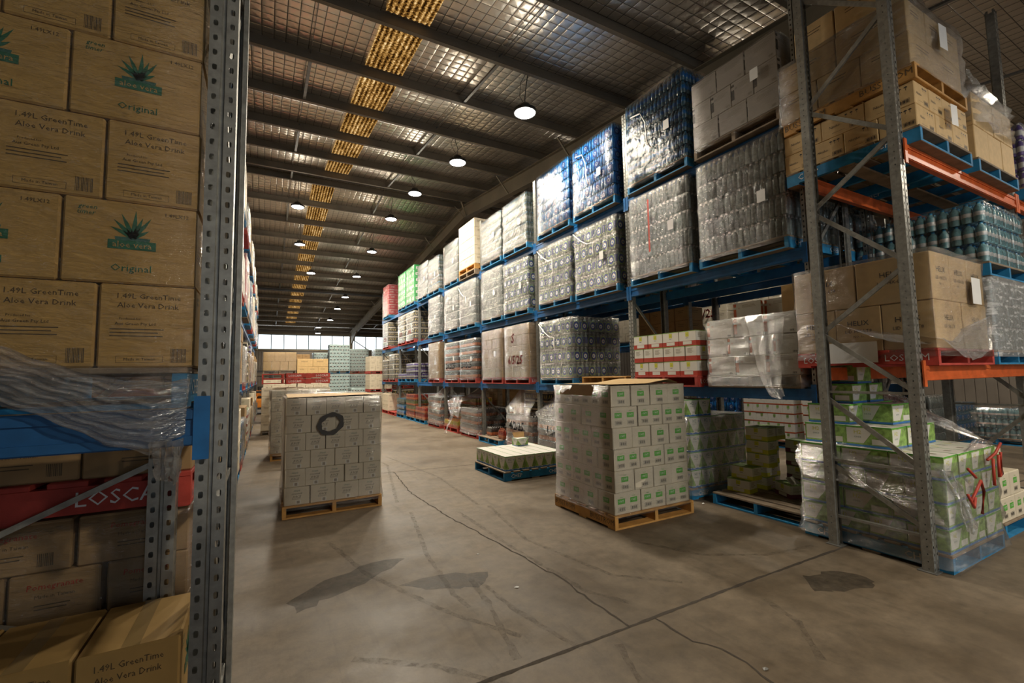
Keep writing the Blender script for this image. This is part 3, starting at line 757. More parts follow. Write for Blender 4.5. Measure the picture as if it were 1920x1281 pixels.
ribbon([(-4, 2.43), (1.08, 2.42), (2.38, 2.43), (3.44, 2.44), (4.82, 2.43), (16, 2.43)], .030, 'crack', 'expansion_joint', .0012, .003)
ribbon([(1.0, 8.5), (2.25, 8.27), (3.25, 8.18), (5.18, 8.1)], .02, 'crack', 'expansion_joint', .0012, .003)
ribbon([(2.05, 8.34), (1.9, 6.69), (1.99, 5.19), (2.07, 4.61), (2.13, 4.05), (2.17, 3.56), (2.2, 3.2), (2.17, 2.81), (2.18, 2.44)], .016, 'crack', 'floor_crack', .0016, .014)
ribbon([(2.41, 2.43), (2.4, 2.27), (2.4, 2.09), (2.49, 1.97), (2.49, 1.8), (2.44, 1.5)], .016, 'crack', 'floor_crack', .0016, .014)
for q in ([(1.54, 3.65), (1.5, 3.21), (1.42, 2.84), (1.36, 2.5)], [(1.59, 3.56), (1.62, 3.05), (1.7, 2.61), (1.76, 2.4)], [(1.64, 5.78), (1.39, 4.34), (1.32, 3.46), (1.35, 3.21)],
          [(2.16, 5.46), (2.17, 4.19), (2.22, 3.31), (2.24, 2.97), (2.41, 2.67)], [(1.98, 2.31), (1.88, 2.07), (1.84, 1.9)], [(.6, 5.2), (.8, 4.2), (1.2, 3.2), (1.5, 2.7)], [(2.6, 5.5), (2.4, 4.2), (2.6, 3.1), (3.0, 2.7)],
          [(2.3, 10.), (2.6, 7.5), (2.5, 5.6)], [(1.9, 12.), (2.1, 9), (1.6, 6.3)], [(3.3, 2.2), (3.2, 1.9), (2.9, 1.6)], [(.5, 3.0), (.9, 2.7), (1.4, 2.1)], [(3.3, 3.6), (3.6, 3.0), (4.1, 2.7), (4.7, 2.6)]):
    ribbon(q, .05, 'tyre_mark', 'tyre_mark', .0010, .006)
def blot(pts, name):
    m = MB(); rnd = random.Random(3); P = []; n = len(pts)
    for i in range(n):
        a, b = Vector(pts[i]), Vector(pts[(i + 1) % n])
        for k in range(4): P.append(a + (b - a) * k / 4 + Vector((rnd.uniform(-.03, .03), rnd.uniform(-.03, .03))))
    m.add([(p.x, p.y, .0008) for p in P], [tuple(range(len(P)))], 'floor_stain'); link(name, m.mesh(name), floor)
blot([(0.24, 3.77), (0.48, 3.91), (0.83, 4.07), (1.19, 4.38), (0.89, 4.40), (0.43, 4.25), (0.16, 3.95)], 'oil_stain')
blot([(3.76, 2.08), (3.94, 1.98), (4.24, 1.88), (4.36, 2.03), (4.23, 2.2), (3.92, 2.29)], 'oil_stain')
blot([(1.24, 3.61), (1.55, 3.48), (1.72, 3.67), (1.38, 3.87), (0.99, 3.81)], 'oil_stain')

ceil = MB()
for a, b in ((YN, RY), (RY, YF)):
    n = 1; za, zb = roofz(a), roofz(b)
    ceil.add([(XL, a, za), (XR, a, za), (XR, b, zb), (XL, b, zb)], [(0, 1, 2, 3)], 'foil')
    ceil.add([(XL, a, za + .06), (XR, a, za + .06), (XR, b, zb + .06), (XL, b, zb + .06)], [(3, 2, 1, 0)], 'purlin')
ceiling = struct('ceiling', ceil.mesh('ceiling'))
# purlins (Z sections) run across the building
def purlin(y):
    z = roofz(y); m = MB(); h = .21
    m.box(XL, y - .004, z - h, XR, y + .004, z - .004, 'purlin'); m.box(XL, y - .07, z - h - .006, XR, y + .0, z - h + .004, 'purlin'); m.box(XL, y, z - .012, XR, y + .07, z - .004, 'purlin')
    m.box(XL, y - .07, z - h, XR, y - .064, z - h + .02, 'purlin')
    link('purlin', m.mesh('purlin'), ceiling)
ys_near = [RY - .35 - 1.58 * k for k in range(15)]; ys_far = [RY + .35 + 1.62 * k for k in range(16)]
YS = sorted([y for y in ys_near + ys_far if YN + .2 < y < YF - .2])
for y in YS: purlin(y)
m = MB(); m.box(XL, RY - .12, roofz(RY) - .09, XR, RY + .12, roofz(RY) - .04, 'wire'); link('ridge_capping', m.mesh('ridge'), ceiling)
m = MB(); m.box(XL, 27.3, roofz(27.3) - .32, XR, 27.42, roofz(27.3) - .24, 'wire'); link('cable_tray', m.mesh('tray'), ceiling)
# translucent corrugated strips between purlins
def sky_strip(x0, x1, y0, y1):
    m = MB(); nx = 32; vs = []; fs = []
    for k in range(nx + 1):
        x = x0 + (x1 - x0) * k / nx; dz = -.012 - .014 * (0.5 + .5 * math.cos(k / nx * 2 * PI * 8))
        vs += [(x, y0, roofz(y0) + dz), (x, y1, roofz(y1) + dz)]
    fs = [(2 * k, 2 * k + 1, 2 * k + 3, 2 * k + 2) for k in range(nx)]
    m.add(vs, fs, 'skylight', True); link('skylight_panel', m.mesh('skylight'), ceiling)
for a, b in zip(YS[:-1], YS[1:]):
    if a < -2 or b > 39: continue
    if abs((a + b) / 2 - RY) < .3: continue
    x0 = 1.42 if b < RY else 1.18
    sky_strip(x0, x0 + .66, a + .07, b - .07)
    if a < 11: sky_strip(15.2, 15.9, a + .07, b - .07)
# bridging struts between purlins
for i, (a, b) in enumerate(zip(YS[:-1], YS[1:])):
    if a < -1: continue
    for x in (-2.2, .55, 3.3, 7.6, 10.5):
        xx = x + .0; m = MB(); sk = (i % 2) * 0
        if (i + int(x * 2)) % 2 == 0:
            m.bar((xx, a, roofz(a) - .17), (xx, b, roofz(b) - .17), .05, .035, 'galv_dark', (0, 0, 1)); link('bridging_strut', m.mesh('bridging'), ceiling)
        else:
            m.bar((xx, a, roofz(a) - .06), (xx, b, roofz(b) - .06), .012, .012, 'galv_dark'); link('bridging_rod', m.mesh('bridging_rod'), ceiling)
# portal rafters run the length of the aisle, columns at the far wall
def rafter(x):
    m = MB(); D = .46; w = .19
    for a, b in ((YN, RY), (RY, YF - .3)):
        za, zb = roofz(a) - .216, roofz(b) - .216
        for (dx0, dx1, d0, d1) in ((-w / 2, w / 2, 0, .014), (-w / 2, w / 2, D - .014, D), (-.005, .005, .014, D - .014)):
            vs = [(x + dx, y, z - d) for (y, z) in ((a, za), (b, zb)) for dx in (dx0, dx1) for d in (d0, d1)]
            m.add(vs, [(0, 1, 3, 2), (4, 6, 7, 5), (0, 4, 5, 1), (2, 3, 7, 6), (0, 2, 6, 4), (1, 5, 7, 3)], 'rafter')
    # haunch at the far column and stiffener at the ridge
    for dx in (-.006,):
        zc = roofz(YF - .3) - .216 - D
        m.add([(x - .05, YF - .3, zc), (x + .05, YF - .3, zc), (x + .05, YF - 3.4, roofz(YF - 3.4) - .216 - D), (x - .05, YF - 3.4, roofz(YF - 3.4) - .216 - D), (x - .05, YF - .3, zc - .75), (x + .05, YF - .3, zc - .75)],
              [(0, 3, 4), (1, 5, 2), (3, 2, 5, 4), (0, 4, 5, 1)], 'rafter')
    r = link('rafter', m.mesh('rafter'), ceiling)
    for s in (-1, 1):
        q = MB(); q.bar((x - .3, RY + s * .3, roofz(RY) - .2), (x - .02, RY + s * .05, roofz(RY) - .66), .05, .03, 'rafter'); link('fly_brace', q.mesh('fly_brace'), ceiling)
    for y in (-6, 1.5, 8.2, 11.3, 18, 23, 29):
        q = MB(); z = roofz(y) - .22; q.bar((x - .42, y, z + .05), (x - .04, y, z - .42), .04, .03, 'rafter'); link('fly_brace', q.mesh('fly_brace'), ceiling)
    c = MB(); zt = roofz(YF - .3) - .3
    c.box(x - .1, YF - .32, 0, x + .1, YF - .31, zt, 'rafter'); c.box(x - .1, YF - .7, 0, x + .1, YF - .69, zt, 'rafter'); c.box(x - .006, YF - .7, 0, x + .006, YF - .31, zt, 'rafter')
    struct('trim_%d' % (1 if x < 10 else 2), c.mesh('column'))
rafter(6.15); rafter(14.5)
# walls
wz0, wz1 = 4.05, 5.22
m = MB(); m.box(XL, YF - .03, 0, XR, YF + .05, wz0, 'wall_sheet'); m.box(XL, YF - .03, wz1, XR, YF + .05, roofz(YF) + .1, 'wall_sheet')
for k in range(int((XR - XL) / .19)):
    x = XL + .1 + k * .19; m.box(x, YF - .055, 0, x + .035, YF - .03, wz0 - .02, 'wall_sheet')
m.box(XL, YF - .16, wz0 - .1, XR, YF - .03, wz0, 'rafter'); m.box(XL, YF - .16, wz1, XR, YF - .03, wz1 + .16, 'rafter'); m.box(XL, YF - .14, 2.0, XR, YF - .06, 2.1, 'rafter')
struct('wall_far', m.mesh('wall_far'))
x = -1.5; k = 1
while x < 16:
    m = MB(); m.box(x + .03, YF + .01, wz0, x + .86, YF + .02, wz1, 'window_glow')
    w = struct('window_%d' % k, m.mesh('window')); m = MB(); m.box(x - .03, YF - .06, wz0, x + .03, YF, wz1, 'mullion')
    m.box(x + .03, YF - .04, wz0, x + .86, YF, wz0 + .04, 'mullion'); m.box(x + .03, YF - .04, wz1 - .04, x + .86, YF, wz1, 'mullion')
    link('window_frame', m.mesh('window_frame'), w); x += .89; k += 1
m = MB(); m.bar((6.2, YF - .25, 5.0), (8.6, YF - .2, 3.4), .09, .06, 'rafter'); struct('trim_3', m.mesh('wall_brace'))
def side_wall(name, x, s):
    m = MB(); m.box(min(x, x + s * .06), YN, 0, max(x, x + s * .06), YF, 8.1, 'wall_sheet')
    y = YN + .1
    while y < 26: m.box(min(x, x - s * .03), y, 0, max(x, x - s * .03), y + .05, 6.2, 'wall_sheet'); y += .25
    struct(name, m.mesh(name))
side_wall('wall_left', XL, -1); side_wall('wall_right', XR, 1)
m = MB(); m.box(XL, YN - .06, 0, .5, YN, 7, 'wall_sheet'); m.box(6.5, YN - .06, 0, XR, YN, 7, 'wall_sheet'); m.box(.5, YN - .06, 4.6, 6.5, YN, 7, 'wall_sheet'); struct('wall_near', m.mesh('wall_near'))

# ================================================================== LAMPS
lm = MB(); lm.lathe(0, 0, [(.17, .004, 'lamp_face'), (.165, .001, 'lamp_face'), (.001, .0, 'lamp_face')], 20); lens = lm.mesh('lens')
lm = MB(); lm.lathe(0, 0, [(.19, .003, 'black_plastic'), (.20, .05, 'black_plastic'), (.12, .075, 'black_plastic'), (.09, .15, 'black_plastic'), (.03, .17, 'black_plastic')], 20); hous = lm.mesh('housing')
LAMPS = [(3.82, 3.3, 6.0), (3.85, 6.47, 6.22), (3.75, 9.35, 6.56), (3.62, 12.3, 6.90), (3.64, 15.2, 7.08), (3.66, 18.5, 6.78), (3.66, 22.0, 6.47), (3.72, 25.9, 6.12), (3.7, 28.8, 5.87), (3.67, 32.1, 5.57), (3.2, 34.8, 5.32), (3.38, 37.1, 5.12),
         (.76, 15.3, 7.07), (1.02, 18.6, 6.78), (1.69, 22.1, 6.47)]
LW = ['nearest the camera, above the frame edge', 'brightest, largest one above the bright blue packs', 'second in the right line of lamps', 'third in the right line of lamps', 'fourth in the right line, just past the ridge', 'fifth in the right line of lamps', 'sixth in the right line of lamps', 'seventh in the right line of lamps', 'eighth in the right line of lamps', 'ninth in the right line of lamps', 'next to last, high before the windows', 'last one, just above the far windows', 'nearest in the left line of lamps', 'middle one of the left line of lamps', 'farthest in the left line of lamps']
def lamp(x, y, z, label, power):
    e = bpy.data.objects.new('high_bay_lamp', None); COL.objects.link(e); e.location = (x, y, z); tag(e, label, 'ceiling lamp', 'high bay lamps')
    link('lens', lens, e); link('housing', hous, e)
    py = min(YS, key=lambda q: abs(q - y)); m = MB(); zt = roofz(py) - .2 - z
    m.tube([(0, 0, .16), (.01, 0, zt * .5), (0, (py - y) * .6, zt * .8), (0, py - y, zt)], .008, 'wire', 5)
    m.tube([(.0, 0, .16), (-.10, 0, zt * .45), (-.12, (py - y) * .7, zt * .75), (-.04, py - y, zt)], .005, 'wire', 5)
    link('cable', m.mesh('cable'), e)
    L = bpy.data.lights.new('lamp_light', 'AREA'); L.shape = 'DISK'; L.size = .34; L.energy = power; L.color = (1, .88, .70); L.spread = R(180)
    o = bpy.data.objects.new('lamp_light', L); COL.objects.link(o); o.parent = e; o.location = (0, 0, -.012)
    L = bpy.data.lights.new('lamp_spill', 'POINT'); L.shadow_soft_size = .10; L.energy = power * .11; L.color = (1, .90, .74)
    o = bpy.data.objects.new('lamp_spill', L); COL.objects.link(o); o.parent = e; o.location = (0, 0, -.14)
for (q, s) in zip(LAMPS[1:], LW[1:]): lamp(*q, 'Round white high bay lamp, ' + s, 125 if q[1] < 7 else (180 if q[1] < 20 else 130))
EXTRA = [((3.7, -3.4, roofz(-3.4) - .75), 'Round high bay lamp behind the camera, right'), ((7.6, -5.6, roofz(-5.6) - .75), 'Round high bay lamp behind the camera, farther one'), ((10.5, -.5, roofz(-.5) - .75), 'Round high bay lamp over the aisle right of the tall rack'),
         ((9.0, 6.4, roofz(6.4) - .8), 'Round high bay lamp over the next aisle, nearer one'), ((9.0, 12.6, roofz(12.6) - .8), 'Round high bay lamp over the next aisle, farther one'), ((14.0, 6.2, roofz(6.2) - .8), 'Round high bay lamp near the right wall'), ((-5, 9, roofz(9) - .8), 'Round high bay lamp behind the left racks')]
for q, s in EXTRA: lamp(*q, s, (340 if q[0] < 5 else 140) if q[1] < -3 else 170)

# ================================================================== RACKS
AY = [2.70, 5.45, 8.33, 11.2, 14.15, 17.05, 19.95, 23.2]
rack('pallet_rack', 'long blue beam pallet rack lining the right side of the aisle', 'pallet racks', 'Y', 0, AY, 5.15, .80, 6.0, (1.50, 3.05, 4.53), 'blue_steel')
rack('pallet_rack', 'blue beam pallet rack standing back to back behind the aisle rack', 'pallet racks', 'Y', 0, AY[:6], 6.46, .80, 6.0, (1.50, 3.05, 4.53), 'blue_steel_shaded')
rack('pallet_rack', 'orange beam pallet rack at the right, holding tan cartons', 'pallet racks', 'X', 0, [4.93, 7.82, 10.6], 1.75, .80, 6.1, (1.72, 3.70), 'orange_steel',
     custom=[((1.80, 5.05), (2.50, 5.62)), ((1.80, 5.0), (2.50, 4.43)), ((2.50, 4.38), (1.80, 3.86)), ((1.80, 3.82), (2.50, 3.34)), ((2.50, 3.29), (1.80, 2.66)), ((1.80, 2.60), (2.50, 2.07)), ((2.50, 2.05), (1.80, 1.50)), ((2.50, 1.48), (1.80, 1.48)), ((2.50, 1.42), (1.80, .85)), ((2.50, .82), (1.80, .82)), ((2.50, .78), (1.80, .34)), ((2.50, .28), (1.80, .28))])
rack('pallet_rack', 'galvanised rack with blue connector plates, left foreground', 'pallet racks', 'X', 0, [-3.0, -.172], 2.0, .84, 6.0, (1.60, 3.40), 'blue_steel_shaded', conn='blue_steel')
LY = [4.1, 7.0, 9.9, 12.8, 15.7, 18.6, 21.5, 24.4]
rack('pallet_rack', 'blue beam pallet rack receding along the left side of the aisle', 'pallet racks', 'Y', 0, LY, -1.32, .80, 6.0, (1.50, 3.05, 4.53), 'blue_steel')
rack('pallet_rack', 'blue beam pallet rack across the next aisle, seen through the gaps', 'pallet racks', 'Y', 0, [4.2, 7.1, 10.0, 12.9], 10.2, .80, 5.0, (2.55,), 'blue_steel')

# ================================================================== RIGHT RACK LOADS
def slots(n): 
    out = []
    for i in range(len(AY) - 1):
        out += [AY[i] + .13, AY[i] + .13 + 1.165 + .12]
    return out[:n]
SL = slots(14)
LEVZ = {'lower': 1.50, 'middle': 3.05, 'upper': 4.53}
def where(lv, k): return f"{ORD[k + 1]} {lv} pallet down the aisle"
XF = 5.02
def rackload(lv, k, kd, rows, color, film_mat='film_wrap', writing=None, faces='xy', depth=3, kinds=None, first='Y', double=None, y=None, wrap=True, look=None):
    z = LEVZ[lv]; y0 = SL[k] if y is None else y; far = y0 > 9.5
    w = where(lv, k)
    pallet(color, XF, y0, z, 'under the ' + w.replace(' pallet', ' load'), 'rack pallets', parts=not far)
    z1 = z + .15
    if double: pallet(double, XF, y0, z1, 'doubled under the ' + w.replace(' pallet', ' load'), 'rack pallets', parts=not far); z1 += .15
    top = load(kd, XF + .0, y0, z1, rows, w, f'load on the {w}', faces=faces, depth=depth, kinds=kinds, first=first, look=look)
    if wrap: wo_ = wrap_box(XF - .004, y0 - .004, z1 - .06, XF + 1.169, y0 + 1.169, top + .004, film_mat, f"clear stretch wrap around the load on the {w}", 'stretch wraps', writing=writing)
    if wrap and k not in (3, 13):
        m = MB(); m.rect(m.frame((XF - .03, y0 + .26 + .05 * (k % 3), z1 + .52 + .07 * (k % 2)), (0, -1, 0), (0, 0, 1)), 0, 0, .10, .14, 'paper'); link('paper_label', m.mesh('label'), wo_)
# upper level
rackload('upper', 0, 'foodbox', 3, 'grey', 'film_wrap')
rackload('upper', 1, 'navy', 7, 'blue', 'film_clear')
rackload('upper', 2, 'bright', 6, 'blue', 'film_clear')
rackload('upper', 3, 'bright', 6, 'blue', 'film_clear')
rackload('upper', 4, 'clear2', 5, 'blue')
rackload('upper', 5, 'clear2', 5, 'blue')
rackload('upper', 6, 'cream', 5, 'grey', wrap=False, double='wood')
rackload('upper', 7, 'clear', 5, 'blue')
rackload('upper', 8, 'clear2', 5, 'blue')
rackload('upper', 9, 'clear', 5, 'blue')
rackload('upper', 10, 'greenbox', 6, 'blue', 'film_wrap')
rackload('upper', 11, 'greenbox', 6, 'blue', 'film_wrap')
rackload('upper', 13, 'redbox', 6, 'blue', 'film_wrap')
# middle level
rackload('middle', 0, 'clear', 5, 'blue', 'film_wrap')
rackload('middle', 1, 'clear', 5, 'blue', 'film_wrap')
rackload('middle', 2, 'ringed', 4, 'blue')
rackload('middle', 3, 'ringed', 4, 'blue')
rackload('middle', 4, 'ringed', 4, 'blue')
rackload('middle', 5, 'clear', 5, 'blue', 'film_thick')
rackload('middle', 6, 'clear', 5, 'blue', 'film_thick')
rackload('middle', 7, 'clear', 5, 'blue', 'film_thick')
rackload('middle', 8, 'clear', 5, 'blue', 'film_thick')
rackload('middle', 10, 'goldbox', 5, 'red', 'film_grey', [('-x', 0, .35, .26, '24/8', 'ink_red')])
rackload('middle', 11, 'goldbox', 5, 'red', 'film_grey', [('-x', 0, .35, .26, '24/9', 'ink_red')])
rackload('middle', 13, 'goldbox', 5, 'red', 'film_grey', [('-x', 0, .35, .26, '2/25', 'ink_red')])
# lower level
z = LEVZ['lower']
pallet('grey', 5.08, SL[0], z, 'under the orange tab cartons near the end post', 'rack pallets')
load('tabbox', 5.10, SL[0], z + .15, 3, 'wrapped load beside the end post', 'orange tab cartons', faces='xy', top=True, look='white carton with orange tabs')
for (x, y, t) in ((5.55, 3.62, 'left one of the loose boxes'), (5.62, 3.25, 'middle one of the loose boxes')):
    put('tabbox', x, y, z + .15 + .705, PI / 2, f'grey-white carton, {t} on top of the wrapped lower load', 'loose cartons on top')
put('tall', 5.55, 2.98, z + .15 + .705, PI / 2, 'tall pale carton, right one of the loose boxes on the wrapped load', 'loose cartons on top')
wrap_box(5.085, SL[0] - .01, z + .02, 6.26, SL[0] + 1.18, z + .86, 'film_thick', 'crumpled clear wrap around the orange tab cartons near the end post', amp=.018, flare=.03)
drape([[(5.05, 2.95, 2.3), (5.03, 3.15, 2.25), (5.04, 3.4, 2.3)], [(5.02, 2.98, 1.9), (4.99, 3.15, 1.85), (5.02, 3.3, 1.9)], [(5.0, 3.0, 1.55), (4.97, 3.1, 1.5), (5.0, 3.2, 1.55)], [(4.99, 2.95, 1.42), (4.96, 3.0, 1.38), (4.98, 3.12, 1.42)]], 'film_hang', 'torn tail of clear film hanging below the orange tab cartons', .02)
pallet('red', XF, SL[1], z, 'under the red foot cartons on the lower level', 'rack pallets')
load('cherry', XF + .02, SL[1] + .01, z + .15, 3, 'red foot load, lower level', 'white cartons with red foot', faces='xy', first='Y', top=True, depth=6)
pallet('wood', XF + .1, SL[2], z, 'empty at the aisle edge, left of the red pallet', 'rack pallets')
for r in range(5):
    for j in range(4):
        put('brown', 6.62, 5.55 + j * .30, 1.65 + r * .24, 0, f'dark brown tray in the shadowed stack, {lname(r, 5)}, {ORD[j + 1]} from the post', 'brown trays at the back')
pallet('grey', 6.42, 5.5, z, 'under the dark brown trays at the back', 'rack pallets')
rackload('lower', 3, 'ringed', 4, 'blue', faces='xy', depth=4)
rackload('lower', 4, 'brown', 5, 'red', 'film_grey', [('-x', -.1, .95, .3, 'S', 'ink_red'), ('-x', 0, .45, .27, '6/5/25', 'ink_red')])
rackload('lower', 5, 'brown', 5, 'red', 'film_grey', look='grey-brown wrapped carton')
rackload('lower', 6, 'cola', 5, 'red', 'film_wrap', [('-x', 0, .42, .25, '2/12/25', 'ink_black')])
rackload('lower', 7, 'cola', 5, 'red', 'film_wrap', [('-x', 0, .42, .25, '2/12/25', 'ink_black')])
rackload('lower', 8, 'brown', 5, 'red', 'film_wrap', y=14.28)
rackload('lower', 10, 'violet', 3, 'blue', wrap=False)
rackload('lower', 11, 'violet', 1, 'blue', wrap=False)
rackload('lower', 12, 'goldbox', 5, 'red', 'film_grey')
rackload('lower', 13, 'goldbox', 4, 'red', 'film_grey')

for (lv, k, s_, tx) in (('middle', 2, 1, 'on the nearer emblem packs'), ('middle', 3, 1, 'on the second emblem packs'), ('lower', 3, 1, 'on the lower emblem packs'), ('upper', 1, -1, 'hanging on the dark blue packs'), ('upper', 2, -1, 'hanging on the bright blue packs'), ('middle', 6, 1, 'on farther clear packs')):
    y_, z_ = SL[k] + 1.16, LEVZ[lv] + .15; m = MB()
    if s_ == 1: pts = [(XF - .03, y_ - .02, z_ + 1.10), (XF - .05, y_ - .25, z_ + .92), (XF - .05, y_ - .45, z_ + .80), (XF - .06, y_ - .62, z_ + .78), (XF - .05, y_ - .60, z_ + .62), (XF - .06, y_ - .66, z_ + .50)]
    else: pts = [(XF - .03, y_ - .15, z_ + 1.05), (XF - .05, y_ - .38, z_ + 1.0), (XF - .06, y_ - .48, z_ + .80), (XF - .06, y_ - .50, z_ + .5), (XF - .05, y_ - .56, z_ + .38)]
    m.tube(pts, .010, 'label_white', 6); tag(link('plastic_strap', m.mesh('strap')), 'loose white strap of twisted film ' + tx, 'plastic strap', 'loose straps')
m = MB(); y_, z_ = SL[1] + .70, 3.05; m.box(XF - .034, y_, z_ + .45, XF - .030, y_ + .03, z_ + 1.25, 'ink_red'); tag(link('plastic_strap', m.mesh('strap')), 'thin red tape strip running down the front of clear packs', 'tape', 'loose straps')
# ------------------------------------------------------------------ floor level under the right rack
def ground(color, x0, y0, where_, group='floor pallets', **k): return pallet(color, x0, y0, 0, where_, group, **k)
# wrapped coconut water
ground('blue', 5.0, 4.27, 'under the wrapped coconut water stack', parts=True)
load('coco', 5.02, 4.28, .15, 4, 'wrapped stack behind the green-panel stack', 'coconut water cartons', faces='xy', top=True, depth=8)
for i in range(2):
    for j in range(4): put('coco', 5.15 + i * .25, 4.42 + j * .2, .15 + .94, 0, f'white coconut water carton, extra top row, {ORD[j + 1]} back, {"aisle" if i == 0 else "inner"} side, wrapped stack', 'coconut water cartons')
wrap_box(5.005, 4.265, .06, 6.175, 5.44, 1.10, 'film_thick', 'shiny clear wrap around the coconut water stack under the rack', amp=.014, flare=.03)
# pallet with yellow and purple foot cartons
ground('blue', 5.12, 2.88, 'holding the small yellow and purple foot cartons')
for r in range(5):
    x, y = (5.46, 3.86) if r < 1 else ((5.50, 3.82) if r < 2 else (5.66, 3.70))
    put('lemon', x, y, .15 + r * .165, PI / 2 + .12 * (r == 0), f'white carton with yellow foot, {lname(r, 5)} of the taller loose column', 'yellow foot cartons')
put('lemon', 5.86, 3.70, .15 + 4 * .165, PI / 2, 'white carton with yellow foot, tucked behind the top of the column', 'yellow foot cartons')
for r in range(4): put('lemon', 5.90, 3.80, .15 + r * .165, 0, f'white carton in the hidden column behind the yellow feet, {lname(r, 4)}', 'yellow foot cartons')
put('plum', 5.72, 3.40, .15, PI / 2 - .45, 'open white carton with purple foot at the front of the blue pallet', 'purple foot cartons')
m = MB(); m.add([(0, 0, 0), (.19, 0, .0), (.17, .09, .07), (.03, .09, .07)], [(0, 1, 2, 3)], 'carton_white'); f = link('carton_flap', m.mesh('flap')); f.location = (5.60, 3.30, .316); tag(f, 'raised white flap of the open purple foot carton', 'carton flap')
for r in range(4):
    put('plum', 6.05, 3.42, .15 + r * .165, PI / 2 - .1, f'white carton with purple foot, {lname(r, 4)} of the right loose column', 'purple foot cartons')
for r in range(3):
    for j in range(2): put('tabbox', 6.75, 2.95 + j * .42, .0 + r * .235, 0, f'grey shadowed carton on the floor behind the purple foot column, {lname(r, 3)}, {"near" if j == 0 else "far"} one', 'shadowed cartons')
# torn-open soft drink pallets further along
def soda(k, y0, color, rows, kinds, wr, nm, wrap_h=None, writing=None, step=False):
    ground(color, XF, y0, f'under the {nm}', parts=y0 < 9.5)
    n = rows
    for r in range(rows):
        load(kinds[r], XF + (.0 if not step else min(.58, .0 + .29 * r)), y0, .15 + r * .22, 1, nm, nm, lay=lname(r, rows), sx=1.165 if not step else 1.165 - min(.58, .29 * r), depth=4, top=True, look=KINDS[kinds[r]]['look'])
    if wrap_h: wrap_box(XF - .01, y0 - .01, .1, XF + 1.18, y0 + 1.175, wrap_h, wr, f'torn clear wrap around the {nm}', amp=.02, flare=.05, top=False, writing=writing)
soda(0, 7.0, 'red', 3, ['cola'] * 3, 'film_thick', 'cola load behind coconut stack', .80, [('-x', 0, .48, .24, '11/4', 'ink_black')])
soda(1, 8.42, 'red', 3, ['cola'] * 3, 'film_thick', 'cola load marked 4/2/25', .78, [('-x', 0, .45, .26, '4/2/25.', 'ink_black')])
ground('blue', XF - .1, 9.8, 'with two loose soda packs on it')
for i, (kk, x, y, zz, s) in enumerate((('redsoda', 5.25, 9.98, .15, 'front pack'), ('redsoda', 5.45, 10.32, .15, 'second pack back'), ('cola', 5.75, 10.65, .15, 'rear pack'), ('cola', 5.3, 10.75, .15, 'left pack'), ('redsoda', 5.8, 10.2, .15, 'inner pack'), ('redsoda', 5.85, 10.25, .37, 'upper inner pack'))):
    put(kk, x, y, zz, 0, f"{KINDS[kk]['look']}, {s} on the half empty blue pallet", 'loose soda packs')
soda(2, 11.3, 'red', 3, ['cola', 'cola', 'cola'], 'film_thick', 'cola load beyond blue pallet', .80)
soda(3, 12.72, 'red', 4, ['yellowsoda', 'olivesoda', 'olivesoda', 'yellowsoda'], None, 'open yellow soda load', None, None, True)
soda(4, 14.3, 'red', 4, ['cola'] * 4, 'film_thick', 'slumped cola load under film', 1.1)
soda(5, 15.9, 'blue', 2, ['redsoda', 'redsoda'], None, 'open red drink load')
soda(6, 17.2, 'blue', 4, ['redsoda', 'olivesoda', 'olivesoda', 'redsoda'], None, 'mixed drink load with boards')
soda(7, 18.7, 'blue', 3, ['blue', 'blue', 'clear2'], None, 'blue water load, far end')
ground('red', XF, 20.2, 'nearly empty near the far end', parts=False)
ground('red', XF, 21.5, 'under the tan box near the far end', parts=False)
load('cream', XF, 21.5, .15, 3, 'tan block at the far end', 'far tan cartons', top=True)
for (y0, h, tx) in ((14.3, 1.75, 'billowing clear film thrown back over the slumped cola load'), (12.6, 1.3, 'twisted rope of torn film hanging by the yellow soda'), (8.6, 1.9, 'brownish film sheet stretched up behind the cola load'), (7.2, 1.6, 'grey film sheet rising behind the nearest cola load')):
    drape([[(6.1, y0 + .1, h), (6.1, y0 + .7, h + .1), (6.1, y0 + 1.2, h - .1)], [(5.6, y0 + .1, h * .78), (5.6, y0 + .6, h * .85), (5.6, y0 + 1.2, h * .75)], [(5.1, y0 - .02, .95), (5.05, y0 + .6, 1.05), (5.1, y0 + 1.2, .9)], [(4.98, y0 - .05, .45), (4.93, y0 + .2, .6), (4.95, y0 + .5, .5)]], 'film_hang', tx, .05)
drape([[(5.1, 12.7, 1.1), (5.05, 12.85, 1.1)], [(4.95, 12.75, .6), (4.9, 12.9, .6)], [(4.8, 12.9, .2), (4.78, 13.0, .2)], [(4.7, 12.8, .02), (4.68, 12.95, .02)]], 'film_hang', 'tail of torn film trailing onto the floor by red pallet', .03)

# ------------------------------------------------------------------ loads in the rear rack and next aisle
for (k, y0, lv, kd, rows, c, fm) in ((2, 8.5, 'lower', 'goldbox', 4, 'blue', 'film_grey'), (3, 11.4, 'lower', 'cream', 4, 'blue', 'film_grey'), (0, 2.85, 'middle', 'clear', 4, 'blue', 'film_wrap'), (1, 5.6, 'middle', 'foodbox', 3, 'blue', 'film_grey'), (4, 7.0, 'middle', 'clear', 4, 'blue', 'film_grey'), (5, 5.6, 'upper', 'navy', 5, 'blue', 'film_grey'), (6, 8.5, 'upper', 'clear', 4, 'blue', 'film_grey')):
    zz = LEVZ[lv]; w = f"rear load {['behind the ring emblem packs','behind the wrapped cartons','behind the clear packs','behind the first gap','behind farther clear packs','behind the bright packs','behind the far clear packs'][(k + 0) % 7]}"
    pallet(c, 6.36, y0, zz, 'under the ' + w, 'rear rack pallets', parts=False)
    load(kd, 6.36, y0, zz + .15, rows, w, w, depth=2)
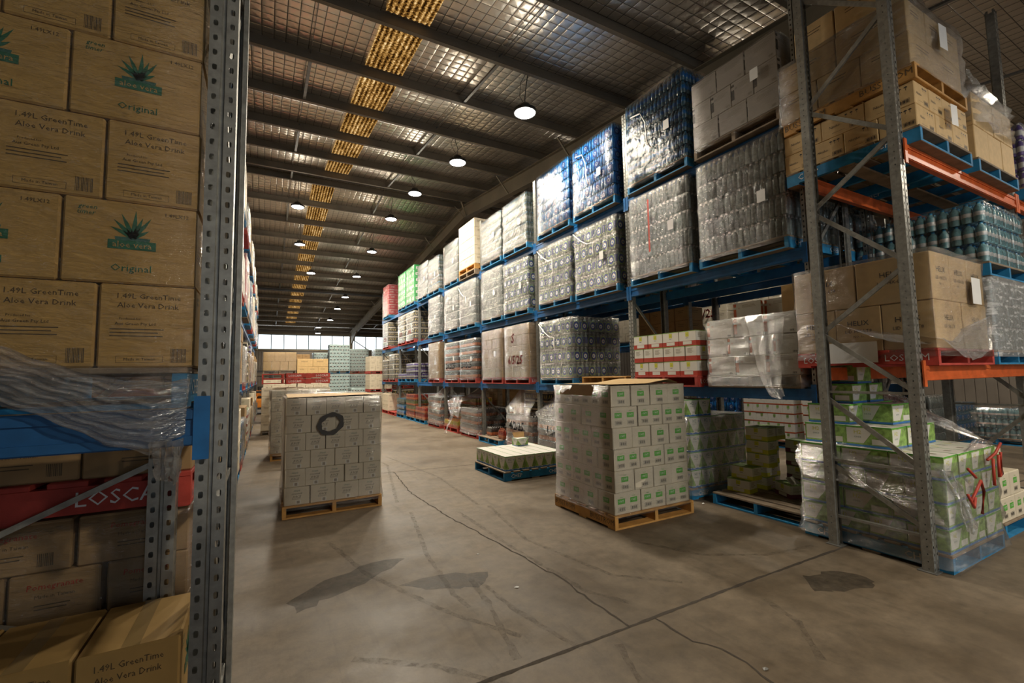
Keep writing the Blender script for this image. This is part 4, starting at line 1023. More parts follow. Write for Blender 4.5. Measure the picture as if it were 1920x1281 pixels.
for (y0, kd, rows, c, fm) in ((8.5, 'foodbox', 4, 'grey', 'film_grey'), (9.9, 'goldbox', 5, 'grey', 'film_grey'), (11.3, 'tall', 4, 'grey', 'film_grey'), (12.8, 'cream', 5, 'grey', 'film_grey')):
    ground(c, 6.4, y0, f'in the rear row under the {KINDS[kd]["look"]}s', 'rear floor pallets', parts=False)
    t = load(kd, 6.4, y0, .15, rows, f'rear floor row behind the soda', f'rear floor row {KINDS[kd]["look"]}s', depth=2)
for (y0, kd, rows, c, w) in ((5.75, 'rose', 8, 'blue', 'pink pallet in next aisle, left'), (4.4, 'rose', 6, 'blue', 'pink pallet in next aisle, right'), (7.1, 'bright', 6, 'blue', 'bright blue pallet in next aisle')):
    ground(c, 10.0, y0, 'under the ' + w, 'next aisle pallets', parts=False); load(kd, 10.0, y0, .15, rows, w, w, depth=2)
for (y0, kd, rows, tx) in ((4.35, 'cream', 3, None), (5.8, 'cream', 4, '3/25'), (7.25, 'cream', 4, '1/25'), (8.7, 'blue', 5, None), (10.15, 'cream', 4, None), (11.5, 'clear', 4, None)):
    w = f"next aisle upper load {['nearest', 'second', 'third', 'blue packs', 'fifth', 'farthest'][int((y0 - 4.3) / 1.4)]}"
    pallet('blue', 10.05, y0, 2.55, 'under the ' + w, 'next aisle pallets', parts=False); t = load(kd, 10.05, y0, 2.70, rows, w, w, depth=2)
    wrap_box(10.04, y0 - .01, 2.65, 11.2, y0 + 1.17, t, 'film_wrap', f'clear wrap on the {w}', writing=[('-x', 0, .55, .32, tx, 'ink_red')] if tx else None)

# ------------------------------------------------------------------ orange rack loads
SLX = [5.05, 6.40, 7.95, 9.3]
PY = 1.66
# helix lids
pallet('red', 5.05, PY, 1.72, 'under the tan lid cartons on the orange beams', 'rack pallets', openy=True, sx=1.1)
load('helix', 5.08, PY + .01, 1.87, 2, 'wrapped on the orange rack', 'tan lid cartons', sx=1.18, sy=1.17, top=True, depth=3, first='X')
wrap_box(5.07, PY, 1.80, 6.27, PY + 1.19, 2.76, 'film_wrap', 'clear wrap around the tan lid cartons on the orange beams', amp=.012, flare=.02)
m = MB(); m.rect(m.frame((5.92, PY - .03, 2.42), (1, 0, 0), (0, 0, 1)), 0, 0, .21, .25, 'paper'); o = link('paper_sheet', m.mesh('paper')); tag(o, 'white paper sheet stuck on the wrapped lid cartons', 'paper')
m = MB(); m.rect(m.frame((5.035, 2.30, 1.86), (0, -1, 0), (0, 0, 1)), 0, 0, .42, .20, 'paper'); o = link('paper_sheet', m.mesh('paper')); tag(o, 'pale cardboard sheet tucked over the red pallet behind the frame', 'paper')
drape([[(5.03, 2.5, 2.2), (5.03, 2.2, 2.05), (5.03, 1.9, 2.0)], [(5.02, 2.3, 2.1), (5.02, 2.0, 1.95), (5.02, 1.7, 1.9)], [(5.06, 1.64, 1.95), (5.4, 1.63, 1.92), (6.2, 1.62, 2.2)], [(5.4, 1.60, 1.80), (5.6, 1.60, 1.76), (6.1, 1.61, 1.86)]], 'film_hang', 'loose twisted band of film across the lid cartons', .015)
# teal packs stacked on a second pallet
pallet('blue', 6.45, PY, 1.72, 'under the grey wrapped packs beside the lid cartons', 'rack pallets', openy=True)
t = load('clear', 6.45, PY, 1.87, 3, 'right of the lid cartons', 'grey wrapped water packs', depth=4)
wrap_box(6.44, PY - .01, 1.8, 7.63, PY + 1.18, 2.62, 'film_pale', 'milky wrap around the packs beside the lid cartons', amp=.012)
pallet('blue', 6.45, PY, 2.63, 'carrying the teal capped bottle packs', 'rack pallets', openy=True)
load('teal', 6.45, PY, 2.78, 3, 'stack beside the lid cartons', 'teal capped water packs', depth=4, top=True)
# noodle cartons, yellow pallet, bowls
pallet('blue', 5.02, PY - .02, 3.70, 'under the tan noodle cartons high on the orange rack', 'rack pallets', openy=True)
load('noodle', 5.04, PY, 3.85, 2, 'high orange rack', 'tan noodle cartons', sx=1.165, depth=6, first='X')
pallet('wood', 5.02, PY - .02, 4.285, 'stacked between noodle and bowl cartons, high right', 'rack pallets', openy=True)
load('bowls', 5.04, PY + .01, 4.435, 2, 'high orange rack', 'tan bowl cartons', sx=1.16, sy=1.17, top=True, depth=3, first='X')
for i, (x, y) in enumerate(((5.33, 2.45), (5.33, 2.05))): put('bowls', x, y, 4.435 + .64, 0, f'tan paper bowl carton, {"far" if i == 0 else "near"} one alone on top of the wrapped load', 'tan bowl cartons')
wrap_box(5.02, PY - .02, 4.40, 6.22, PY + 1.20, 5.10, 'film_grey', 'brownish wrap around the bowl cartons high on the right', amp=.014)
for (x, z, s, t) in ((5.62, 4.85, .2, 'white delivery note on the wrapped bowl cartons'), (5.72, 4.10, .17, 'torn white note on the noodle cartons')):
    m = MB(); m.rect(m.frame((x, PY - .05, z), (1, 0, .1), (0, 0, 1)), 0, 0, s * .9, s * 1.2, 'paper'); o = link('paper_sheet', m.mesh('paper')); tag(o, t, 'paper')
pallet('blue', 6.36, PY - .02, 3.70, 'under the plain tan cartons, high far right', 'rack pallets', openy=True)
t = load('tall', 6.38, PY, 3.85, 2, 'far right, high orange rack', 'plain tan cartons', depth=4, first='X')
wrap_box(6.37, PY - .01, 4.25, 7.54, PY + 1.18, 4.66, 'film_grey', 'bunched wrap on top of the plain tan cartons', amp=.03)
drape([[(6.75, 1.75, 4.95), (6.85, 1.8, 5.05), (6.95, 1.9, 4.9)], [(6.6, 1.66, 4.6), (6.9, 1.66, 4.65), (7.1, 1.7, 4.6)]], 'film_pale', 'knotted peak of film above the plain tan cartons', .03)
for xx, kd, zz, w in ((7.95, 'blue', 1.72, 'farther bay, orange lower beams'), (9.3, 'clear', 1.72, 'second farther bay, orange lower beams'), (7.95, 'violet', 3.70, 'farther bay, orange upper beams')):
    pallet('blue', xx, PY, zz, 'in the ' + w, 'rack pallets', openy=True, parts=False); load(kd, xx, PY, zz + .15, 4, w, w, faces='y' if xx < 9 else 'y')

# torn-open green cartons on the floor under the orange rack
pallet('blue', 4.98, 1.66, 0, 'under the torn-open green coconut cartons', 'floor pallets', openy=True)
zt = load('gem', 5.0, 1.67, .15, 4, 'torn-open stack in rack bay', 'leaf green coconut cartons', top=True, depth=5, first='X')
def gem(x, y, r, rz, s): put('gem', x, y, .15 + .2 * r, rz, 'leaf green coconut carton, ' + s + ' of the torn-open stack', 'leaf green coconut cartons')
gem(5.22, 2.62, 4, PI / 2, 'left in step five'); gem(5.22, 2.24, 4, PI / 2, 'aisle side in step five'); gem(5.53, 2.62, 4, PI / 2, 'inner in step five'); gem(5.53, 2.24, 4, PI / 2, 'front inner in step five'); gem(5.84, 2.24, 4, PI / 2, 'front right in step five'); gem(5.84, 2.62, 4, PI / 2, 'back right in step five')
gem(5.26, 2.60, 5, PI / 2, 'left in step six'); gem(5.58, 2.60, 5, PI / 2, 'middle in step six'); gem(5.58, 2.30, 5, 0, 'front middle in step six'); gem(5.95, 2.62, 5, PI / 2, 'right in step six')
gem(5.40, 2.62, 6, PI / 2, 'left in step seven'); gem(5.75, 2.62, 6, PI / 2, 'right in step seven'); gem(5.52, 2.62, 7, PI / 2, 'single topmost one')
drape([[(4.99, 2.86, .92), (5.15, 2.2, 1.02), (5.25, 1.9, .97)], [(4.94, 2.84, .80), (4.93, 2.3, .84), (4.95, 1.75, .62)], [(4.93, 2.8, .62), (4.91, 2.2, .60), (4.94, 1.66, .40)]], 'film_thick', 'crumpled film slipped down the aisle side of the green cartons', .03)
drape([[(5.7, 2.5, 1.5), (5.95, 2.3, 1.42), (6.1, 2.6, 1.5)], [(5.75, 2.1, 1.22), (6.0, 2.0, 1.20), (6.2, 2.2, 1.25)], [(5.9, 1.75, 1.02), (6.1, 1.72, 1.0), (6.25, 1.9, 1.02)], [(5.3, 1.64, .96), (5.9, 1.62, .97), (6.22, 1.66, .97)]], 'film_thick', 'sheet of film thrown back over the top of the green cartons', .03)
wo = wrap_box(4.975, 1.65, .04, 6.18, 2.86, .90, 'film_thick', 'silvery clear wrap round the base of the green cartons', amp=.018, flare=.02, top=False)
drape([[(4.97, 1.72, .86), (5.0, 1.64, .84), (5.05, 1.63, .80)], [(5.05, 1.63, .6), (5.12, 1.61, .58), (5.2, 1.61, .60)], [(5.15, 1.62, .34), (5.25, 1.60, .30), (5.36, 1.61, .36)]], 'film_pale', 'bunched white roll of film at the corner of the green cartons', .025)
for q in ([(5.30, .83), (5.42, .76), (5.45, .74)], [(5.30, .56), (5.42, .62), (5.55, .70), (5.60, .60), (5.52, .42)], [(5.75, .86), (5.95, .90), (6.10, .98)], [(5.88, .86), (5.86, .62)], [(6.02, .88), (6.0, .68), (6.07, .7), (6.08, .9)], [(5.25, .62), (5.36, .50), (5.40, .58)]):
    m = MB(); m.tube([(a, 1.615, b) for a, b in q], .012, 'ink_red', 6); link('marker_writing', m.mesh('stroke'), wo)
ground('blue', 6.42, 1.72, 'under the green panel cartons at the right edge', openy=True)
load('lime', 6.42, 1.73, .15, 2, 'far right floor pallet', 'right edge white cartons', depth=2, first='X'); put('lime', 6.63, 1.95, .15 + .47, 0, 'white carton with green panels, alone on top at the right edge', 'right edge white cartons')
for (x, y, kd, rows, w) in ((11.6, 4.0, 'clear', 4, 'clear water pallet beyond the rack, left'), (12.85, 4.05, 'blue', 4, 'pale blue pallet beyond the rack'), (14.1, 3.2, 'teal', 3, 'teal water pallet by the far wall')):
    ground('blue', x, y, 'under the ' + w, 'pallets beyond the rack', parts=False); t = load(kd, x, y, .15, rows, w, w, depth=3)
    wrap_box(x - .01, y - .01, .1, x + 1.18, y + 1.18, t, 'film_wrap', 'clear wrap on the ' + w)

# ================================================================== AISLE STACKS
# green-panel stack on timber pallet
GX, GY = 3.37, 3.92
pallet('wood', GX - .02, GY - .02, 0, 'under the tall green-panel stack in the aisle', 'aisle pallets', openy=True, sx=1.06, sy=1.0)
t = load('lime', GX, GY, .15, 6, 'big aisle stack', 'green-panel cartons in the aisle', sx=1.17, sy=1.14, top=True, jit=.007, first='X', depth=9)
wrap_box(GX - .005, GY - .005, .12, GX + 1.175, GY + 1.145, t + .004, 'film_wrap', 'clear wrap around the green-panel stack in the aisle', amp=.008, flare=.02)
m = MB(); m.add([(0, 0, 0), (.55, 0, .0), (.95, .02, .045), (1.12, .04, .0), (0, .9, .004), (.55, .9, .004), (.95, .9, .05), (1.12, .92, .0)], [(0, 1, 5, 4), (1, 2, 6, 5), (2, 3, 7, 6)], 'kraft_pale')
m.add([(0, 0, .004), (.55, 0, .004), (.95, .02, .049), (1.12, .04, .004), (0, .9, .008), (.55, .9, .008), (.95, .9, .054), (1.12, .92, .004)], [(4, 5, 1, 0), (5, 6, 2, 1), (6, 7, 3, 2)], 'kraft_pale')
m.add([(-.012, .25, .0), (-.012, .95, .0), (-.016, .95, -.13), (-.016, .30, -.13)], [(0, 1, 2, 3)], 'kraft_dark')
o = link('cardboard_sheet', m.mesh('sheet'), None, (GX + .0, GY + .02, t + .014)); tag(o, 'curled cardboard sheet lying on top of the green-panel stack', 'cardboard')
# beige stack with black ring
WX, WY = .22, 6.30
pallet('wood', WX - .02, WY - .03, 0, 'under the beige stack with the black ring', 'aisle pallets', openy=True, sx=1.02)
t = load('juice', WX, WY, .15, 6, 'black ring stack', 'beige cartons in the aisle', sx=1.16, sy=1.16, top=True, jit=.005, first='X', depth=9)
w = wrap_box(WX - .005, WY - .005, .1, WX + 1.165, WY + 1.165, t + .004, 'film_wrap', 'clear wrap around the beige stack with the black ring', amp=.008, flare=.03)
m = MB(); q = m.frame((WX + .52, WY - .034, .15 + 4.45 * .218), (1, 0, 0), (0, 0, 1)); vs = []; fs = []; n = 26; rr = random.Random(4)
for k in range(n + 1):
    a = 2 * PI * k / n + .3; r = .135; s = .026 + .007 * math.sin(k * 1.7)
    vs += [q((r - s) * math.cos(a), (r * .86 - s) * math.sin(a) + .02 * math.cos(a), 1), q((r + s) * math.cos(a), (r * .86 + s) * math.sin(a) + .02 * math.cos(a), 1)]
m.add(vs, [(2 * k, 2 * k + 1, 2 * k + 3, 2 * k + 2) for k in range(n)], 'ink_black'); link('painted_ring', m.mesh('ring'), w)
m = MB(); rr = random.Random(9); m.add([(0, 0, 0), (1.1, 0, .01), (1.12, 1.1, .0), (.02, 1.1, .012)], [(0, 1, 2, 3)], 'kraft_pale'); o = link('cardboard_sheet', m.mesh('sheet'), None, (WX + .02, WY + .03, t + .012)); tag(o, 'flat cardboard sheet on top of the black ring stack', 'cardboard')
for (x, y, s) in ((.10, 10.8, 'farther beige stack left of centre'), (.32, 7.75, 'beige stack right behind the ring stack')):
    ground('wood', x, y, 'under the ' + s, 'aisle pallets', openy=True, parts=False); t = load('juice', x, y, .15, 6, s, s, top=False, depth=5)
    wrap_box(x - .01, y - .01, .1, x + 1.17, y + 1.17, t, 'film_thick', 'white crinkled wrap on the ' + s, amp=.02)
# small low pallet in the middle
ground('blue', 3.38, 6.55, 'low in the aisle with one layer of cartons', 'aisle pallets', parts=True)
t = load('coco', 3.42, 6.60, .15, 1, 'low aisle pallet', 'low pallet cartons', sx=1.12, sy=1.12, top=True, depth=9)
put('coco', 4.22, 7.52, t, .1, 'white coconut water carton standing open on the low aisle layer', 'low pallet cartons').scale.z = .6
m = MB(); m.add([(0, 0, 0), (.22, 0, 0), (.24, .06, .09), (-.01, .06, .09)], [(0, 1, 2, 3), (3, 2, 1, 0)], 'kraft_pale'); o = link('carton_flap', m.mesh('flap'), None, (4.12, 7.56, t + .145)); tag(o, 'raised tan flap of the open carton on the low aisle pallet', 'carton flap')

# ================================================================== LEFT FOREGROUND
AX = -.235
def row(kd, xr, y, z, r, w, n, alongX, where_, group, dep=2, zs=1):
    W = KINDS[kd]['dims'][0] if alongX else KINDS[kd]['dims'][1]; D = KINDS[kd]['dims'][1] if alongX else KINDS[kd]['dims'][0]
    for i in range(n):
        for j in range(dep):
            nm = 'front' if j == 0 else 'behind'
            put(kd, xr - W * (i + .5) - .003 * i, y + D * (j + .5) + .004 * ((i * 7 + r * 3) % 3), z, 0 if alongX else PI / 2, f"{KINDS[kd]['look']}, {nm}, {ORD[i + 1]} from the post, {where_}", group).scale.z = zs
pallet('blue', -1.42, 2.03, 1.60, 'under the aloe drink cartons in the left rack', 'rack pallets', openy=True)
for r in range(5):
    row('aloe', AX - (0, .004, .0, .006, 0)[r], 2.03, 1.75 + r * .296, r, 0, 3 if r % 2 else 4, bool(r % 2), ['bottom', 'second', 'third', 'fourth', 'top'][r] + ' row on left beams', 'aloe drink cartons on the beams')
wrap_box(-1.44, 2.02, 1.66, -.222, 3.18, 3.24, 'film_wrap', 'clear stretch wrap around the aloe drink cartons', amp=.008)
# second load on the same beams and above
pallet('blue', -2.75, 2.03, 1.60, 'left of the aloe drink load, outside the frame edge', 'rack pallets', openy=True)
# hanging film
def lerp(pts, t):
    t = t * (len(pts) - 1); k = min(int(t), len(pts) - 2); f_ = t - k
    return Vector(pts[k]) * (1 - f_) + Vector(pts[k + 1]) * f_
TOP = [(-1.6, 1.86), (-.85, 1.835), (-.71, 1.815), (-.59, 1.76), (-.46, 1.715), (-.34, 1.70), (-.235, 1.705)]
BOT = [(-1.6, 1.74), (-.85, 1.69), (-.71, 1.64), (-.59, 1.585), (-.46, 1.50), (-.34, 1.455), (-.245, 1.52)]
mb = MB(); U, V_ = 110, 46; vs = []; rr = random.Random(5)
for k in range(V_ + 1):
    v = k / V_
    for u_ in range(U + 1):
        u = u_ / U; p = lerp(TOP, u) * (1 - v) + lerp(BOT, u) * v
        fold = .011 * math.sin(v * 38 + math.sin(u * 7) * 1.3) * (1 - .6 * u) + .006 * math.sin(v * 71 + u * 9) + rr.uniform(-.0015, .0015)
        vs.append((p.x, 1.945 + fold - .012 * math.sin(v * PI), p.y + .004 * math.sin(u * 40 + v * 9)))
mb.add(vs, [(k * (U + 1) + a, k * (U + 1) + a + 1, (k + 1) * (U + 1) + a + 1, (k + 1) * (U + 1) + a) for k in range(V_) for a in range(U)], 'film_hang', True)
tag(link('plastic_sheet', mb.mesh('film')), 'shiny torn film swagged over the blue beam below the aloe drink cartons', 'plastic film', 'loose plastic film')
drape([[(-.34, 1.93, 1.50), (-.29, 1.925, 1.50), (-.25, 1.93, 1.50)], [(-.33, 1.92, 1.44), (-.28, 1.91, 1.44), (-.245, 1.93, 1.43)], [(-.31, 1.93, 1.37), (-.27, 1.92, 1.36), (-.262, 1.93, 1.35)]], 'film_hang', 'crumpled tip of film dangling beside the left post', .012, sub=6)
# low front cartons
pallet('blue', -1.42, 2.0, 0, 'on the floor under the left foreground cartons', 'floor pallets', openy=True)
for r in range(2): row('aloe', AX - .005, 1.99, .15 + r * .338, r, 0, 4, False, ['bottom', 'top'][r] + ' floor row', 'aloe drink cartons on the floor', dep=1, zs=1.14)
# pomegranate stacks behind
pallet('blue', -1.45, 2.5, 0, 'on the floor behind the low aloe cartons', 'floor pallets', openy=True)
load('pom', -1.45, 2.52, .15, 5, 'lower stack behind the braced post', 'brown juice cartons, lower', sx=1.165, sy=1.165, faces='yX', top=True, first='X')
pallet('red', -1.45, 2.49, 1.15, 'between the brown juice cartons behind the aloe rack beam', 'floor pallets', openy=False)
row('pom', -.285, 2.52, 1.30, 0, 0, 3, True, 'upper stack', 'brown juice cartons, upper', dep=2)
wrap_box(-1.47, 2.47, .1, -.272, 3.7, 1.14, 'film_wrap', 'thin clear wrap around the lower brown juice cartons', amp=.01)
e = bpy.data.objects.new('rack_frame', None); COL.objects.link(e); e.location = (-.375, 2.40, 0); tag(e, 'short braced galvanised frame standing behind the hanging film', 'rack frame')
pm = post_mesh(1.42); link('upright_post', pm, e, (0, 0, 0), 0); link('upright_post', pm, e, (-.85, 0, 0), 0)
for p, q in (((-.03, .03, 1.36), (-.82, .03, .98)), ((-.82, .03, .94), (-.03, .03, .62)), ((-.03, .03, .58), (-.82, .03, .2))):
    m = MB(); m.bar(p, q, .022, .036, 'galv', (0, 1, 0)); link('brace', m.mesh('brace'), e)

# ================================================================== LEFT AISLE RACK LOADS
kdl = {'floor': ['brown', 'tall', 'redsoda', 'cream', 'blue', 'brown', 'cherry', 'cream', 'tall', 'brown', 'clear', 'cream', 'brown', 'cream'],
       'lower': ['brown', 'cherry', 'cream', 'brown', 'tabbox', 'goldbox', 'brown', 'violet', 'cream', 'brown', 'tabbox', 'brown', 'cream', 'brown'],
       'middle': ['brown', 'cream', 'clear', 'tabbox', 'redbox', 'rose', 'blue', 'clear', 'cream', 'rose', 'blue', 'yellowsoda', 'yellowsoda', 'brown'],
       'upper': ['cream', 'brown', 'tabbox', 'cream', 'clear', 'brown', 'cream', 'rose', 'clear', 'cream', 'brown', 'tabbox', 'cream', 'clear']}
ls = []
for a in LY[:-1]: ls += [a + .12, a + 1.43]
for lv, zz in (('floor', 0), ('lower', 1.5), ('middle', 3.05), ('upper', 4.53)):
    for k, y0 in enumerate(ls):
        kd = kdl[lv][k]; Hh = KINDS[kd]['dims'][2]; rows = max(1, int((1.08 if lv != 'upper' else .85) / Hh)) - (k * 3 + len(lv)) % 2
        c = ['blue', 'red', 'blue', 'grey'][(k + len(lv)) % 4]; w = f"{ORD[k + 1]} {lv} pallet beyond aloe rack"
        x0 = -1.55; pm_ = pallet(c, x0, y0, zz, 'under the ' + w + ' load', 'left aisle pallets', openy=False, parts=False)
        t = load(kd, x0, y0, zz + .15, rows, w, 'load on the ' + w, faces='Xy', depth=0 if k else 99, jit=.006) if k else load(kd, x0, y0, zz + .15, rows, w, 'load on the ' + w, faces='Xy', jit=.006)
        if k % 2 == 0: wrap_box(x0 - .01, y0 - .01, zz + .08, x0 + 1.18, y0 + 1.18, t, 'film_thick', 'clear wrap on the ' + w, 'left aisle wraps', amp=.012)
drape([[(-.36, 5.6, 1.0), (-.36, 6.6, 1.1)], [(-.30, 5.7, .7), (-.30, 6.7, .75)], [(-.34, 5.8, .35), (-.34, 6.6, .4)]], 'film_hang', 'crumpled torn film bulging from the left floor pallets', .03)

# ================================================================== FAR END
def stack(kd, x, y, z0, rows, c, w, wrap=None, parts=False, sx=1.165):
    pallet(c, x, y, z0, 'under the ' + w, 'far end pallets', openy=True, parts=parts); t = load(kd, x, y, z0 + .15, rows, w, w, depth=5, sx=sx)
    if wrap: wrap_box(x - .01, y - .01, z0 + .1, x + sx + .01, y + 1.18, t, wrap, 'wrap on the ' + w, 'far end wraps')
    return t
stack('cream', .5, 14.4, 0, 5, 'grey', 'low stack under the red pallets')
for i, z in enumerate((1.56, 1.72)):
    pallet('red', .50, 14.4, z, ('lower' if i == 0 else 'upper') + ' of the two nearer empty ones, far end', 'empty red pallets', openy=False); pallet('red', -.12, 15.8, z, ('lower' if i == 0 else 'upper') + ' of the two farther empty ones, far end', 'empty red pallets', openy=True)
stack('cream', -.12, 15.8, 0, 5, 'grey', 'low stack left under the red pallets')
stack('cream', -.1, 20, 0, 6, 'grey', 'base stack below the tan cartons, left'); stack('cream', 1.1, 20, 0, 6, 'grey', 'base stack below the tan cartons, right')
stack('tall', -.12, 20, 1.90, 2, 'grey', 'far tan carton block, left', 'film_wrap'); stack('bowls', 1.08, 20.1, 1.72, 2, 'grey', 'far tan carton block, right')
stack('brown', .5, 21.6, 1.9, 3, 'grey', 'far brown carton block, middle')
stack('ice', 3.3, 29, 0, 9, 'blue', 'tall pale blue stack, lower half', None); stack('ice', 3.3, 29, 2.0, 8, 'blue', 'tall pale blue stack, upper half', None)
stack('ice', 2.6, 31, 1.6, 8, 'blue', 'leaning pale blue stack behind', 'film_wrap'); stack('ice', 2.6, 31, 0, 7, 'blue', 'leaning pale blue stack base')
stack('ice', 4.6, 30, 0, 9, 'red', 'grey-blue far stack, base', 'film_grey'); stack('ice', 4.6, 30, 2.0, 7, 'red', 'grey-blue far stack, top', 'film_grey')
stack('ice', 4.1, 26, 0, 5, 'blue', 'low pale blue stack'); stack('ice', 6.2, 30, 0, 9, 'red', 'second grey-blue stack, base', 'film_grey'); stack('ice', 6.2, 30, 2.0, 7, 'red', 'second grey-blue stack, top', 'film_grey')
stack('cream', 4.75, 24.4, 0, 3, 'red', 'cream tray tower, bottom'); stack('cream', 4.75, 24.4, .95, 3, 'red', 'cream tray tower, middle'); stack('cream', 4.75, 24.4, 1.90, 3, 'red', 'cream tray tower, top')
stack('goldbox', 6.0, 24.6, 0, 4, 'red', 'gold tower, bottom'); stack('goldbox', 6.0, 24.6, 1.1, 5, 'red', 'gold tower, top')

# double load added out of view behind the camera to shade the left rack
m = MB(); rr = random.Random(2)
for lay in range(2):
    for r in range(5):
        for i in range(3):
            for j in range(3):
                if i == 1 and j == 1: continue
                x, y, z = .85 + i * .39, -1.95 + j * .39, .15 + lay * 1.65 + r * .29; m.box(x, y, z, x + .385, y + .385, z + .288, 'kraft_pale', .005)
pl = bpy.data.objects.new('shade_stack', None); COL.objects.link(pl); pl.location = (1.43, -1.37, 0); tag(pl, 'tall double carton stack added behind the camera to shade the left rack', 'pallet load')
link('carton_stack', m.mesh('carton_stack'), pl, (-1.43, 1.37, 0))
for z in (0, 1.65): q = link('pallet_base', PM['blue']['whole'], pl, (.85 - 1.43, -1.95 + 1.37, z))
# forklift parked at the far left
fk = bpy.data.objects.new('forklift', None); COL.objects.link(fk); fk.location = (-.15, 26.5, 0); tag(fk, 'orange and black forklift parked at the far left end of the aisle', 'forklift')
m = MB(); m.box(-.55, -.9, .25, .55, .7, .75, 'fork_orange', .05); m.box(-.5, .1, .7, .5, .95, 1.15, 'fork_orange', .08); link('chassis', m.mesh('chassis'), fk)
m = MB()
for s in (-1, 1):
    m.bar((s * .48, -.75, .7), (s * .45, -.55, 2.1), .06, .06, 'black_plastic'); m.bar((s * .48, .7, 1.1), (s * .45, .5, 2.1), .06, .06, 'black_plastic'); m.bar((s * .45, -.6, 2.1), (s * .45, .5, 2.1), .06, .06, 'black_plastic')
for k in range(6): m.bar((-.45, -.55 + k * .2, 2.1), (.45, -.55 + k * .2, 2.1), .04, .03, 'black_plastic')
link('overhead_guard', m.mesh('guard'), fk)
m = MB()
for s in (-1, 1): m.bar((s * .32, -1.05, .1), (s * .32, -1.05, 2.15), .09, .12, 'black_plastic')
for z in (.3, 1.1, 2.1): m.bar((-.36, -1.05, z), (.36, -1.05, z), .05, .1, 'black_plastic')
link('mast', m.mesh('mast'), fk)
for s in (-1, 1):
    m = MB(); m.box(s * .25 - .05, -2.1, .08, s * .25 + .05, -1.1, .12, 'galv_dark'); m.box(s * .25 - .05, -1.14, .08, s * .25 + .05, -1.1, .6, 'galv_dark'); link('fork', m.mesh('fork'), fk)
for x in (-.5, .5):
    for y, r in ((-.6, .32), (.55, .26)):
        m = MB(); m.tube([(x - .11, y, r), (x + .11, y, r)], r, 'rubber', 18); m.tube([(x - .115, y, r), (x + .115, y, r)], r * .5, 'label_white', 12); link('wheel', m.mesh('wheel'), fk)
m = MB(); m.box(-.22, -.1, .75, .22, .35, .87, 'black_plastic', .03); m.box(-.22, .3, .85, .22, .4, 1.35, 'black_plastic', .03); link('seat', m.mesh('seat'), fk)
m = MB(); m.ring(m.frame((0, -.42, 1.12), (1, 0, 0), (0, .5, .86)), 0, 0, .14, .17, 'black_plastic', 1, 18); m.bar((0, -.42, 1.12), (0, -.6, .8), .04, .04, 'black_plastic'); link('steering_wheel', m.mesh('steering'), fk)

